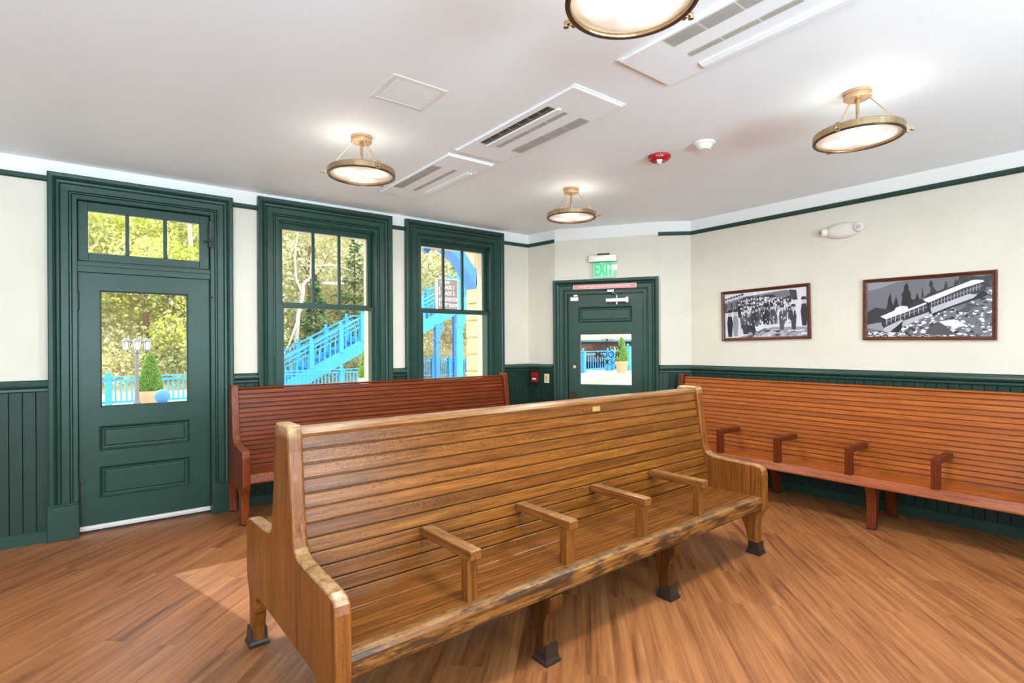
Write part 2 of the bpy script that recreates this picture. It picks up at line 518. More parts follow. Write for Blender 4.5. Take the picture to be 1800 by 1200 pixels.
# ------------------------------------------------------------------ mesh helpers
class G:
    def __init__(self):
        self.v = []
        self.f = []
        self.mi = []
        self.cur = 0

    def add(self, vs, fs):
        o = len(self.v)
        self.v += [tuple(x) for x in vs]
        for f in fs:
            self.f.append([i + o for i in f])
            self.mi.append(self.cur)
        return self

    def box(self, x0, x1, y0, y1, z0, z1):
        vs = [(x0, y0, z0), (x1, y0, z0), (x1, y1, z0), (x0, y1, z0), (x0, y0, z1), (x1, y0, z1), (x1, y1, z1), (x0, y1, z1)]
        return self.add(vs, [(0, 3, 2, 1), (4, 5, 6, 7), (0, 1, 5, 4), (1, 2, 6, 5), (2, 3, 7, 6), (3, 0, 4, 7)])

    def prism(self, pts, axis, a0, a1):
        """polygon pts extruded from a0 to a1 along axis; pts are the other two coordinates in order"""
        def P(q, a):
            return (a, q[0], q[1]) if axis == 'x' else (q[0], a, q[1]) if axis == 'y' else (q[0], q[1], a)
        n = len(pts)
        vs = [P(q, a0) for q in pts] + [P(q, a1) for q in pts]
        fs = [tuple(range(n)), tuple(range(2 * n - 1, n - 1, -1))]
        for i in range(n):
            j = (i + 1) % n
            fs.append((i, j, n + j, n + i))
        return self.add(vs, fs)

    def lathe(self, prof, n=24, c=(0, 0, 0), axis='z'):
        vs = []
        fs = []
        for r, z in prof:
            for k in range(n):
                a = 2 * PI * k / n
                p = (r * math.cos(a), r * math.sin(a), z)
                if axis == 'y':
                    p = (p[0], p[2], p[1])
                elif axis == 'x':
                    p = (p[2], p[0], p[1])
                vs.append((p[0] + c[0], p[1] + c[1], p[2] + c[2]))
        for i in range(len(prof) - 1):
            for k in range(n):
                k2 = (k + 1) % n
                fs.append((i * n + k, i * n + k2, (i + 1) * n + k2, (i + 1) * n + k))
        if prof[0][0] > 1e-6:
            fs.append(tuple(range(n - 1, -1, -1)))
        if prof[-1][0] > 1e-6:
            fs.append(tuple(range((len(prof) - 1) * n, len(prof) * n)))
        return self.add(vs, fs)

    def tube(self, path, r, n=8, taper=None):
        path = [Vector(p) for p in path]
        rings = []
        for i, p in enumerate(path):
            d = (path[min(i + 1, len(path) - 1)] - path[max(i - 1, 0)]).normalized()
            ref = Vector((0, 0, 1)) if abs(d.z) < 0.9 else Vector((1, 0, 0))
            u = d.cross(ref).normalized()
            w = d.cross(u).normalized()
            rr = r if taper is None else r * (1 + (taper - 1) * i / max(1, len(path) - 1))
            rings.append([p + (u * math.cos(2 * PI * k / n) + w * math.sin(2 * PI * k / n)) * rr for k in range(n)])
        vs = [q for rg in rings for q in rg]
        fs = []
        for i in range(len(rings) - 1):
            for k in range(n):
                k2 = (k + 1) % n
                fs.append((i * n + k, i * n + k2, (i + 1) * n + k2, (i + 1) * n + k))
        fs.append(tuple(range(n - 1, -1, -1)))
        fs.append(tuple(range((len(rings) - 1) * n, len(rings) * n)))
        return self.add(vs, fs)

    def rings(self, x0, x1, z0, z1, steps):
        """nested rectangles in the x-z plane: steps = [(inset, y)...], last one capped"""
        vs = []
        fs = []
        for ins, y in steps:
            vs += [(x0 + ins, y, z0 + ins), (x1 - ins, y, z0 + ins), (x1 - ins, y, z1 - ins), (x0 + ins, y, z1 - ins)]
        for i in range(len(steps) - 1):
            for k in range(4):
                k2 = (k + 1) % 4
                fs.append((4 * i + k, 4 * i + k2, 4 * i + 4 + k2, 4 * i + 4 + k))
        e = 4 * (len(steps) - 1)
        fs.append((e, e + 1, e + 2, e + 3))
        return self.add(vs, fs)

    def mitre(self, x0, x1, z0, z1, prof, closed=False):
        """moulded frame round an opening; prof = [(distance out from the opening, projection)]"""
        n = len(prof)
        vs = []
        for t, p in prof:
            c = [(x0 - t, -p, z0 if not closed else z0 - t), (x0 - t, -p, z1 + t), (x1 + t, -p, z1 + t), (x1 + t, -p, z0 if not closed else z0 - t)]
            vs += c
        fs = []
        segs = [(0, 1), (1, 2), (2, 3)] + ([(3, 0)] if closed else [])
        for i in range(n - 1):
            for a, b in segs:
                fs.append((4 * i + a, 4 * i + b, 4 * i + 4 + b, 4 * i + 4 + a))
        if not closed:
            fs.append(tuple(4 * i for i in range(n)))
            fs.append(tuple(4 * i + 3 for i in range(n - 1, -1, -1)))
        return self.add(vs, fs)

    def sweep(self, path, prof):
        """prof [(projection to the right of the path, z)] swept along a plan path with mitred corners"""
        path = [Vector((p[0], p[1])) for p in path]
        n = len(prof)
        vs = []
        for i, p in enumerate(path):
            d0 = (path[i] - path[i - 1]).normalized() if i > 0 else None
            d1 = (path[i + 1] - path[i]).normalized() if i < len(path) - 1 else None
            if d0 is None:
                d0 = d1
            if d1 is None:
                d1 = d0
            n0 = Vector((d0.y, -d0.x))
            n1 = Vector((d1.y, -d1.x))
            m = (n0 + n1).normalized()
            k = 1.0 / max(0.3, m.dot(n0))
            for q, z in prof:
                vs.append((p.x + m.x * q * k, p.y + m.y * q * k, z))
        fs = []
        for i in range(len(path) - 1):
            for j in range(n):
                j2 = (j + 1) % n
                fs.append((i * n + j, i * n + j2, (i + 1) * n + j2, (i + 1) * n + j))
        fs.append(tuple(range(n)))
        e = (len(path) - 1) * n
        fs.append(tuple(range(e + n - 1, e - 1, -1)))
        return self.add(vs, fs)

    def mesh(self, name, mats, smooth=False):
        me = bpy.data.meshes.new(name)
        me.from_pydata(self.v, [], self.f)
        for m in mats:
            me.materials.append(m)
        if len(mats) > 1:
            for p, i in zip(me.polygons, self.mi):
                p.material_index = i
        bm = bmesh.new()
        bm.from_mesh(me)
        bmesh.ops.recalc_face_normals(bm, faces=bm.faces)
        bm.to_mesh(me)
        bm.free()
        if smooth:
            for p in me.polygons:
                p.use_smooth = True
        me.update()
        return me


def obj(name, g, mats, parent=None, loc=(0, 0, 0), rot=(0, 0, 0), bevel=0.0, segs=2, smooth=False, autosmooth=None):
    if not isinstance(mats, (list, tuple)):
        mats = [mats]
    me = g.mesh(name, mats, smooth) if isinstance(g, G) else g
    o = bpy.data.objects.new(name, me)
    C.objects.link(o)
    o.location = loc
    o.rotation_euler = rot
    if parent is not None:
        o.parent = parent
    if bevel:
        b = o.modifiers.new('bevel', 'BEVEL')
        b.width = bevel
        b.segments = segs
        b.limit_method = 'ANGLE'
        b.angle_limit = 0.6
    return o


def tag(o, label, cat=None, group=None, kind=None):
    if label:
        o['label'] = label
    if cat:
        o['category'] = cat
    if group:
        o['group'] = group
    if kind:
        o['kind'] = kind
    return o


def thing(name, label, cat, loc=(0, 0, 0), rotz=0.0, group=None, kind=None):
    o = bpy.data.objects.new(name, None)
    C.objects.link(o)
    o.empty_display_size = 0.1
    o.location = loc
    o.rotation_euler = (0, 0, rotz)
    return tag(o, label, cat, group, kind)


def copy_tree(o, parent=None):
    c = o.copy()
    C.objects.link(c)
    if parent is not None:
        c.parent = parent
    for ch in list(o.children):
        copy_tree(ch, c)
    return c


def text(name, body, size, mat, parent, loc, rot, extrude=0.001, sx=1.0, align='CENTER', bold=0.0):
    cu = bpy.data.curves.new(name, 'FONT')
    cu.body = body
    cu.size = size
    cu.extrude = extrude
    cu.offset = bold
    cu.align_x = align
    cu.align_y = 'CENTER'
    cu.resolution_u = 3
    t = bpy.data.objects.new(name, cu)
    C.objects.link(t)
    bpy.context.view_layer.update()
    dg = bpy.context.evaluated_depsgraph_get()
    me = bpy.data.meshes.new_from_object(t.evaluated_get(dg))
    bpy.data.objects.remove(t)
    bpy.data.curves.remove(cu)
    me.materials.clear()
    me.materials.append(mat)
    o = bpy.data.objects.new(name, me)
    C.objects.link(o)
    o.parent = parent
    o.location = loc
    o.rotation_euler = rot
    o.scale = (sx, 1, 1)
    return o


def structure(o, label, cat):
    return tag(o, label, cat, kind='structure')

# ------------------------------------------------------------------ room shell
CEIL_Z = 2.935
LY = 5.456                      # left (window) wall plane
RX = 5.535                      # right wall plane
A0 = (4.506, 5.456)
A1 = (4.535, 5.226)
PM = Vector((4.564, 4.997))     # exit door wall runs from PM to QM
QM = Vector((5.274, 3.926))
D0 = (5.535, 3.690)
MID_ROT = math.atan2(QM.y - PM.y, QM.x - PM.x)
MID_LEN = (QM - PM).length
BACK_Y = -2.5
SIDE_X = -6.5


def wall_boxes(g, x0, x1, y0, y1, z0, z1, openings):
    xs = x0
    for a, b, c, d in sorted(openings):
        g.box(xs, a, y0, y1, z0, z1)
        if c > z0:
            g.box(a, b, y0, y1, z0, c)
        if d < z1:
            g.box(a, b, y0, y1, d, z1)
        xs = b
    g.box(xs, x1, y0, y1, z0, z1)
    return g


DOOR_O = (-0.133, 0.826, 0.0, 2.675)
WA = (1.39, 2.36)
WB = (2.91, 3.88)
WC = (-2.95, -1.98)
WD = (-4.75, -3.78)
WZ0, WZ1 = 0.66, 2.705

fl = G().box(-6.7, 5.9, -2.8, 5.75, -0.12, 0.0)
structure(obj('floor', fl, FLOOR), 'brown wood-look plank floor laid diagonally across the waiting room', 'floor')
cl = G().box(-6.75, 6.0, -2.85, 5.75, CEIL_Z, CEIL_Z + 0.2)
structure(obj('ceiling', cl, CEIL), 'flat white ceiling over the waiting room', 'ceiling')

g = wall_boxes(G(), -6.7, 4.62, 0.0, 0.25, 0.0, CEIL_Z, [DOOR_O] + [(a - 0.015, b + 0.015, WZ0 - 0.02, WZ1 + 0.015) for a, b in (WA, WB, WC, WD)])
structure(obj('wall_left', g, WALL, loc=(0, LY, 0)), 'long cream wall with the green door and the tall windows', 'wall')

g = G()
g.prism([A0, A1, (A1[0] + 0.22, A1[1] + 0.03), (A0[0] + 0.22, A0[1] + 0.3)], 'z', 0, CEIL_Z)
g.prism([A1, tuple(PM), (PM.x + 0.21, PM.y + 0.14), (A1[0] + 0.22, A1[1] + 0.03)], 'z', 0, CEIL_Z)
g.prism([tuple(QM), D0, (D0[0] + 0.2, D0[1] + 0.2), (QM.x + 0.17, QM.y + 0.12)], 'z', 0, CEIL_Z)
_u = Vector((math.cos(MID_ROT), math.sin(MID_ROT)))
_n = Vector((-_u.y, _u.x))
D2O = (0.140, 1.106, 0.0, 2.128)
gl_ = wall_boxes(G(), 0, MID_LEN, 0.0, 0.2, 0.0, CEIL_Z, [D2O])
g.add([(PM.x + _u.x * x + _n.x * y, PM.y + _u.y * x + _n.y * y, z) for x, y, z in gl_.v], gl_.f)
structure(obj('wall_middle', g, WALL), 'short cream corner wall that holds the exit door', 'wall')

structure(obj('wall_right', G().box(RX, RX + 0.2, -2.7, 3.80, 0, CEIL_Z), WALL), 'cream wall with the two framed photographs', 'wall')
g = wall_boxes(G(), -6.7, 5.735, -0.2, 0.0, 0.0, CEIL_Z, [(x - 0.6, x + 0.6, 0.7, 2.6) for x in REAR_X])
structure(obj('wall_back', g, WALL, loc=(0, BACK_Y, 0)), 'cream wall behind the camera with window openings', 'wall')
g = G()
ys = -2.5
for y in SIDE_Y:
    g.box(-0.2, 0, ys, y - 0.6, 0, CEIL_Z)
    g.box(-0.2, 0, y - 0.6, y + 0.6, 0, 0.7)
    g.box(-0.2, 0, y - 0.6, y + 0.6, 2.6, CEIL_Z)
    ys = y + 0.6
g.box(-0.2, 0, ys, 5.6, 0, CEIL_Z)
structure(obj('wall_side', g, WALL, loc=(SIDE_X, 0, 0)), 'cream wall at the far left end with window openings', 'wall')

# runs of wall between the openings, seen from the room (path goes left to right)
CW = 0.192
RUNS_L = [(-1.99 + CW, -0.133 - 0.176), (0.826 + 0.160, WA[0] - CW - 0.006), (WA[1] + CW + 0.006, WB[0] - CW - 0.006)]
PATHS = [('left', [(-1.78, LY), (-0.294, LY)]),
         ('left', [(0.976, LY), (1.206, LY)]),
         ('left', [(2.548, LY), (2.722, LY)]),
         ('middle', [(4.064, LY), A0, A1, tuple(PM - _u * 0.004)]),
         ('right', [tuple(QM - _u * 0.026), D0, (RX, -2.5)])]
RAILP = [(0.0, 2.768), (0.016, 2.768), (0.024, 2.778), (0.024, 2.802), (0.014, 2.812), (0.0, 2.812)]
CHAIRP = [(0.0, 1.150), (0.022, 1.150), (0.030, 1.158), (0.030, 1.176), (0.038, 1.180), (0.052, 1.190), (0.056, 1.204), (0.052, 1.217), (0.036, 1.226), (0.018, 1.232), (0.012, 1.240), (0.0, 1.240)]
BASEP = [(0.0, 0.0), (0.030, 0.0), (0.030, 0.084), (0.024, 0.092), (0.0, 0.092)]
g = G()
gc = G()
for nm, pth in PATHS:
    g.sweep(pth, RAILP)
    gc.sweep(pth, CHAIRP)
structure(obj('trim_1', g, GREEN), 'thin dark green picture rail along the top of the cream walls', 'trim')
structure(obj('trim_2', gc, GREEN), 'dark green chair rail above the beadboard', 'trim')
for nm in ('left', 'middle', 'right'):
    g = G()
    for n2, pth in PATHS:
        if n2 == nm:
            g.sweep(pth, BASEP)
    if nm == 'left':
        g.sweep([(1.206, LY), (2.548, LY)], BASEP)
        g.sweep([(2.722, LY), (4.064, LY)], BASEP)
    structure(obj('baseboard_' + nm, g, GREEN), 'plain dark green baseboard on the %s wall' % nm, 'baseboard')

# beadboard: narrow vertical boards with V joints
g = G()


def beadboard(g, a, b, z0=0.09, z1=1.152, w=0.0762):
    a = Vector(a)
    b = Vector(b)
    ln = (b - a).length
    d = (b - a) / ln
    nr = Vector((d.y, -d.x))
    pts = [(0, 0)]
    x = 0.0
    pts = [(0.0, 0.012)]
    x = w * 0.55
    while x < ln - 0.012:
        pts += [(x - 0.0035, 0.012), (x, 0.0055), (x + 0.0035, 0.012)]
        x += w
    pts.append((ln, 0.012))
    vs = []
    for s, p in pts:
        q = a + d * s + nr * p
        vs += [(q.x, q.y, z0), (q.x, q.y, z1)]
    g.add(vs, [(2 * i, 2 * i + 2, 2 * i + 3, 2 * i + 1) for i in range(len(pts) - 1)])


for nm, pth in PATHS:
    for a, b in zip(pth[:-1], pth[1:]):
        beadboard(g, a, b)
beadboard(g, (1.206, LY), (2.548, LY), 0.09, 0.615)
beadboard(g, (2.722, LY), (4.064, LY), 0.09, 0.615)
structure(obj('trim_3', g, GREEN_MATT), 'dark green beadboard panelling on the lower walls', 'wainscot')

# ------------------------------------------------------------------ casings, doors, windows
CASE = [(0.0, 0.0), (0.0, 0.020), (0.030, 0.020), (0.034, 0.014), (0.038, 0.024), (0.048, 0.024), (0.052, 0.018), (0.056, 0.030),
        (0.104, 0.032), (0.110, 0.026), (0.116, 0.036), (0.132, 0.040), (0.138, 0.034), (0.144, 0.048), (0.158, 0.060), (CW - 0.012, 0.062), (CW - 0.004, 0.058), (CW - 0.002, 0.046), (CW - 0.002, 0.0)]


def scaled_case(w):
    return [(t * w / (CW - 0.002), p) for t, p in CASE]


def panel(g, x0, x1, z0, z1, y=0.0):
    g.rings(x0, x1, z0, z1, [(0.0, y), (0.006, y - 0.005), (0.022, y + 0.012), (0.034, y + 0.013), (0.040, y + 0.004), (0.046, y + 0.002)])


def leaf_mesh(x0, x1, z0, z1, holes, y0, y1):
    """slab made of stiles and rails round its holes, which must share left and right edges"""
    g = G()
    a = holes[0][0]
    b = holes[0][1]
    g.box(x0, a, y0, y1, z0, z1)
    g.box(b, x1, y0, y1, z0, z1)
    zs = z0
    for _, _, c, d in sorted(holes, key=lambda h: h[2]):
        g.box(a, b, y0, y1, zs, c)
        zs = d
    g.box(a, b, y0, y1, zs, z1)
    return g


def bead(g, x0, x1, z0, z1, y0, w=0.014, y1=None):
    """small glazing bead round a pane"""
    y1 = y1 or y0 + 0.02
    g.box(x0, x1, y0, y1, z0, z0 + w)
    g.box(x0, x1, y0, y1, z1 - w, z1)
    g.box(x0, x0 + w, y0, y1, z0 + w, z1 - w)
    g.box(x1 - w, x1, y0, y1, z0 + w, z1 - w)


def hinge(parent, x, z, y, h=0.115):
    gh = G()
    gh.box(x - 0.010, x + 0.010, y - 0.012, y, z - h / 2, z + h / 2)
    gh.lathe([(0.0, z - h / 2 - 0.012), (0.006, z - h / 2 - 0.006), (0.009, z - h / 2), (0.009, z + h / 2), (0.006, z + h / 2 + 0.006), (0.0, z + h / 2 + 0.012)], 10, (x, y - 0.012, 0))
    return obj('hinge', gh, BLACK, parent)


# door_1: panelled green door with a three-light transom
d1 = structure(thing('door_1', None, None, (0, LY, 0)), 'dark green panelled door with a tall pane and transom', 'door')
g = G().mitre(-0.119, 0.812, 0.0, 2.665, [(t, p) for t, p in scaled_case(0.176)])
obj('casing', g, GREEN, d1)
for s in (0, 1):
    g = G()
    xa, xb = ((-0.303, -0.112), (0.806, 0.996))[s]
    g.box(xa, xb, -0.068, 0.0, 0.0, 0.262)
    g.prism([(xa, 0.262), (xb, 0.262), (xb - 0.006, 0.276), (xa + 0.006, 0.276)], 'y', -0.062, 0.0)
    obj('plinth_block', g, GREEN, d1, bevel=0.004)
g = G()
g.box(-0.131, -0.117, 0.0, 0.24, 0.0, 2.672)
g.box(0.810, 0.824, 0.0, 0.24, 0.0, 2.672)
g.box(-0.117, 0.810, 0.0, 0.24, 2.662, 2.672)
g.box(-0.117, 0.810, 0.008, 0.2, 2.092, 2.178)
g.box(-0.117, 0.810, 0.082, 0.2, 2.06, 2.093)
g.box(-0.117, -0.095, 0.082, 0.2, 0.0, 2.66)
g.box(0.786, 0.810, 0.082, 0.2, 0.0, 2.66)
g.box(-0.117, 0.810, 0.082, 0.2, 2.63, 2.662)
g.box(-0.117, 0.810, -0.006, 0.1, 2.140, 2.168)
obj('jamb', g, GREEN, d1, bevel=0.002)
hl = [(0.030, 0.638, 1.008, 1.945), (0.030, 0.638, 0.648, 0.850), (0.030, 0.638, 0.266, 0.524)]
g = leaf_mesh(-0.113, 0.806, 0.022, 2.090, [(0.014, 0.648, 0.992, 1.960), (0.014, 0.648, 0.648, 0.851), (0.014, 0.648, 0.266, 0.524)], 0.034, 0.080)
panel(g, 0.014, 0.648, 0.648, 0.851, 0.034)
panel(g, 0.014, 0.648, 0.266, 0.524, 0.034)
g.mitre(0.034, 0.630, 1.012, 1.940, [(0.0, -0.060), (0.0, -0.046), (0.012, -0.030), (0.022, -0.030), (0.022, -0.034)], closed=True)
lf = obj('door_leaf', g, GREEN, d1)
obj('pane', G().box(0.026, 0.640, 0.060, 0.064, 1.004, 1.948), GLASS, lf)
hinge(lf, -0.115, 1.862, 0.034, 0.14)
hinge(lf, -0.115, 0.340, 0.034, 0.14)
g = G().box(-0.112, 0.805, 0.024, 0.040, 0.020, 0.056)
g.box(-0.112, 0.805, 0.018, 0.030, 0.034, 0.042)
obj('door_sweep', g, plain('white_metal_sweep', rgb(226, 220, 214), 0.35, 0.2, var=0.02), lf)
obj('threshold', G().box(-0.117, 0.810, 0.03, 0.25, 0.0, 0.014), BLACK, d1)
g = leaf_mesh(-0.113, 0.806, 2.184, 2.658, [(-0.049, 0.729, 2.250, 2.586)], 0.030, 0.072)
g.box(0.194, 0.221, 0.034, 0.066, 2.25, 2.586)
g.box(0.460, 0.488, 0.034, 0.066, 2.25, 2.586)
ts = obj('transom_sash', g, GREEN, d1, bevel=0.003)
for a, b in ((-0.049, 0.194), (0.221, 0.460), (0.488, 0.729)):
    obj('pane', G().box(a, b, 0.052, 0.055, 2.25, 2.586), GLASS, ts)
g = G().box(0.800, 0.826, -0.022, 0.026, 2.376, 2.610)
g.tube([(0.770, 0.015, 2.430), (0.790, -0.018, 2.430), (0.822, -0.026, 2.430)], 0.009)
g.tube([(0.822, -0.026, 2.470), (0.822, -0.026, 2.370)], 0.010)
obj('transom_latch', g, BLACK, d1, bevel=0.002)
g = G().lathe([(0.0, -0.03), (0.007, -0.026), (0.008, -0.012), (0.004, 0.0)], 10, (0.822, 0.0, 1.93), 'y')
obj('stop_pin', g, BLACK, d1)


def window(n, x0, x1, label):
    w = structure(thing('window_%d' % n, None, None, (x0, LY, 0)), label, 'window')
    W = x1 - x0
    obj('casing', G().mitre(0.0, W, WZ0, WZ1, scaled_case(0.192)), GREEN, w)
    g = G()
    g.box(-0.014, 0.0, 0.0, 0.16, WZ0, WZ1)
    g.box(W, W + 0.014, 0.0, 0.16, WZ0, WZ1)
    g.box(0.0, W, 0.0, 0.16, WZ1, WZ1 + 0.013)
    g.box(0.0, 0.014, 0.018, 0.034, WZ0, WZ1)
    g.box(W - 0.010, W, 0.018, 0.034, WZ0, WZ1)
    g.box(0.0, W, 0.018, 0.034, WZ1 - 0.014, WZ1)
    obj('jamb', g, GREEN, w)
    g = G().box(-0.21, W + 0.21, -0.085, 0.16, WZ0 - 0.035, WZ0)
    obj('window_sill', g, GREEN, w, bevel=0.006)
    # upper sash with two glazing bars, lower sash with one pane
    g = leaf_mesh(0.004, W - 0.004, 1.868, WZ1 - 0.004, [(0.052, W - 0.050, 1.920, 2.636)], 0.062, 0.100)
    for t in (0.345, 0.652):
        xx = 0.052 + (W - 0.102) * t
        g.box(xx - 0.014, xx + 0.014, 0.066, 0.096, 1.92, 2.636)
    us = obj('upper_sash', g, GREEN, w, bevel=0.003)
    xs = [0.052, 0.052 + (W - 0.102) * 0.345, 0.052 + (W - 0.102) * 0.652, W - 0.05]
    for i in range(3):
        obj('pane', G().box(xs[i] + (0.014 if i else 0), xs[i + 1] - (0.014 if i < 2 else 0), 0.080, 0.083, 1.92, 2.636), GLASS, us)
    g = leaf_mesh(0.004, W - 0.004, WZ0 + 0.004, 1.902, [(0.052, W - 0.026, 0.74, 1.862)], 0.020, 0.058)
    ls = obj('lower_sash', g, GREEN, w, bevel=0.003)
    obj('pane', G().box(0.052, W - 0.026, 0.040, 0.043, 0.74, 1.862), GLASS, ls)
    # cream brick mould on the outside
    g = G()
    g.box(-0.014, 0.004, 0.165, 0.28, WZ0, WZ1)
    g.box(W - 0.001, W + 0.014, 0.165, 0.28, WZ0, WZ1)
    g.box(0.004, W - 0.001, 0.165, 0.28, 2.660, WZ1)
    g.box(-0.05, W + 0.05, 0.165, 0.33, WZ0 - 0.03, WZ0)
    obj('outer_frame', g, CREAMX, w, bevel=0.003)
    return w


window(1, WA[0], WA[1], 'tall green sash window next to the panelled door, blue stairs outside')
window(2, WB[0], WB[1], 'tall green sash window nearer the corner, brown sign outside')
window(3, WC[0], WC[1], 'tall green sash window left of the panelled door')
window(4, WD[0], WD[1], 'tall green sash window at the far left end of the wall')

# door_2: exit door in the corner wall
d2 = structure(thing('door_2', None, None, (PM.x, PM.y, 0), MID_ROT), 'dark green exit door with lettered glass in the corner wall', 'door')
obj('casing', G().mitre(0.158, 1.090, 0.0, 2.115, scaled_case(0.172)), GREEN, d2)
g = G()
g.box(0.142, 0.160, 0.0, 0.195, 0.0, 2.126)
g.box(1.087, 1.104, 0.0, 0.195, 0.0, 2.126)
g.box(0.160, 1.087, 0.0, 0.195, 2.106, 2.126)
g.box(0.160, 0.182, 0.072, 0.195, 0.0, 2.11)
g.box(1.066, 1.087, 0.072, 0.195, 0.0, 2.11)
g.box(0.160, 1.087, 0.072, 0.195, 2.08, 2.108)
obj('jamb', g, GREEN, d2)
g = leaf_mesh(0.165, 1.083, 0.015, 2.104, [(0.294, 0.950, 0.984, 1.624), (0.294, 0.950, 1.758, 1.954), (0.294, 0.950, 0.560, 0.832), (0.294, 0.950, 0.200, 0.470)], 0.026, 0.070)
for z0, z1 in ((1.758, 1.954), (0.560, 0.832), (0.200, 0.470)):
    panel(g, 0.294, 0.950, z0, z1, 0.026)
g.mitre(0.316, 0.936, 0.996, 1.612, [(0.0, -0.052), (0.0, -0.038), (0.010, -0.022), (0.022, -0.022), (0.022, -0.026)], closed=True)
lf2 = obj('door_leaf', g, GREEN, d2)
obj('pane', G().box(0.306, 0.944, 0.050, 0.054, 0.990, 1.620), GLASS, lf2)
INK = plain('black_vinyl_lettering', rgb(26, 24, 24), 0.5, var=0.02)
text('lettering', 'WAITING', 0.112, INK, lf2, (0.640, 0.058, 1.448), (PI / 2, 0, PI), 0.0005, 0.72, bold=0.0012)
text('lettering', 'ROOM', 0.108, INK, lf2, (0.640, 0.058, 1.358), (PI / 2, 0, PI), 0.0005, 0.92, bold=0.0012)
# scroll ornaments above and below the words
for zc, s in ((1.545, 0.62), (1.278, 0.95)):
    g = G()
    for sg in (-1, 1):
        p1 = [(sg * s * (0.012 + 0.10 * t), 0, s * (0.026 * math.sin(t * 7.0) * (1 - t * 0.3))) for t in [i / 14 for i in range(15)]]
        g.tube(p1, 0.0065 * s, 6, 0.4)
        c1 = [(sg * s * (0.108 + 0.016 * math.cos(a)), 0, s * (0.012 + 0.016 * math.sin(a))) for a in [i * 0.5 for i in range(10)]]
        g.tube(c1, 0.004 * s, 6)
        p2 = [(sg * s * (0.012 + 0.055 * t), 0, -s * (0.014 + 0.030 * math.sin(t * 3.1))) for t in [i / 10 for i in range(11)]]
        g.tube(p2, 0.006 * s, 6, 0.5)
    g.prism([(0, 0.034 * s), (0.016 * s, 0), (0, -0.052 * s), (-0.016 * s, 0)], 'y', -0.004, 0.004)
    obj('scroll_ornament', g, INK, lf2, (0.640, 0.058, zc))
hinge(lf2, 1.086, 1.858, 0.026, 0.13)
hinge(lf2, 1.086, 0.30, 0.026, 0.13)
g = G().lathe([(0.0, -0.012), (0.012, -0.012), (0.024, -0.008), (0.027, 0.0)], 20, (0.234, 0.026, 1.206), 'y')
g.box(0.231, 0.237, 0.008, 0.016, 1.192, 1.220)
obj('deadbolt', g, BRASS, lf2)
g = G().box(0.182, 0.262, 0.016, 0.026, 0.60, 0.900)
obj('handle_plate', g, plain('dark_bronze', rgb(62, 40, 32), 0.4, 0.5, var=0.15), lf2, bevel=0.004)
g = G().lathe([(0.0, -0.06), (0.022, -0.055), (0.028, -0.04), (0.020, -0.022), (0.010, -0.012), (0.010, 0.0)], 16, (0.222, 0.02, 0.72), 'y')
obj('door_knob', g, plain('dark_bronze_knob', rgb(70, 48, 38), 0.35, 0.6, var=0.1), lf2, smooth=True)
# closer: body, arm, bracket
dc = obj('door_closer', G().box(0.640, 0.880, -0.045, 0.026, 1.998, 2.048), ALU, lf2, bevel=0.008)
g = G().box(0.880, 0.912, -0.050, 0.026, 1.990, 2.058)
obj('end_cap', g, WHITE, dc, bevel=0.006)
g = G().tube([(0.772, -0.020, 2.048), (0.772, -0.024, 2.088), (0.745, -0.04, 2.104), (0.700, -0.062, 2.132)], 0.006)
g.tube([(0.772, -0.020, 1.998), (0.772, -0.020, 1.972)], 0.014, 10)
g.box(0.668, 0.742, -0.075, -0.030, 2.122, 2.146)
obj('closer_arm', g, ALU, dc)
g = G().box(0.196, 0.296, -0.002, 0.026, 2.030, 2.076)
g.box(0.240, 0.292, -0.022, 0.024, 2.084, 2.104)
obj('door_contact', g, WHITE, d2, bevel=0.003)

# ------------------------------------------------------------------ things fixed to the corner wall
nm = thing('notice_plate', 'long thin pinkish-red notice with white words on the exit door casing', 'sign', (PM.x - _n.x * 0.045, PM.y - _n.y * 0.045, 2.192), MID_ROT)
obj('plate', G().box(0.243, 1.010, -0.008, 0.012, -0.027, 0.027), PINK, nm, bevel=0.002)
g = G()
for a, b, c, d in ((0.243, 1.010, 0.022, 0.027), (0.243, 1.010, -0.027, -0.022), (0.243, 0.249, -0.027, 0.027), (0.996, 1.010, -0.027, 0.027)):
    g.box(a, b, -0.0095, -0.006, c, d)
obj('border', g, plain('pale_border', rgb(222, 186, 182), 0.5, var=0.03), nm)
text('lettering', 'THIS DOOR TO REMAIN UNLOCKED WHEN THE SPACE IS OCCUPIED', 0.030, SIGNW, nm, (0.622, -0.0095, 0.0), (PI / 2, 0, 0), 0.0006, 0.66)

ex = thing('exit_sign', 'edge-lit green EXIT sign on clear panel above the corner door', 'exit sign', (PM.x, PM.y, 2.53), MID_ROT)
obj('housing', G().box(0.437, 0.778, -0.070, -0.004, -0.040, 0.042), ALU, ex, bevel=0.006)
for xa, xb in ((0.545, 0.616), (0.622, 0.690)):
    obj('mounting_clip', G().box(xa, xb, -0.056, -0.004, 0.042, 0.062), BLACK, ex, bevel=0.002)
obj('acrylic_panel', G().box(0.442, 0.776, -0.040, -0.034, -0.230, -0.040), CLEAR, ex)
EXG = emit_material('exit_green_glow', (0.01, 0.50, 0.19, 1), 0.6, (0.01, 0.36, 0.15, 1))
text('lettering', 'EXIT', 0.225, EXG, ex, (0.618, -0.041, -0.136), (PI / 2, 0, 0), 0.002, 0.50, bold=0.006)
EXH = emit_material('exit_panel_glow', (0.22, 0.80, 0.45, 1), 0.22, (0.4, 0.72, 0.5, 1))
g = G().box(0.494, 0.742, -0.0325, -0.031, -0.226, -0.046)
obj('lit_backing', g, EXH, ex)

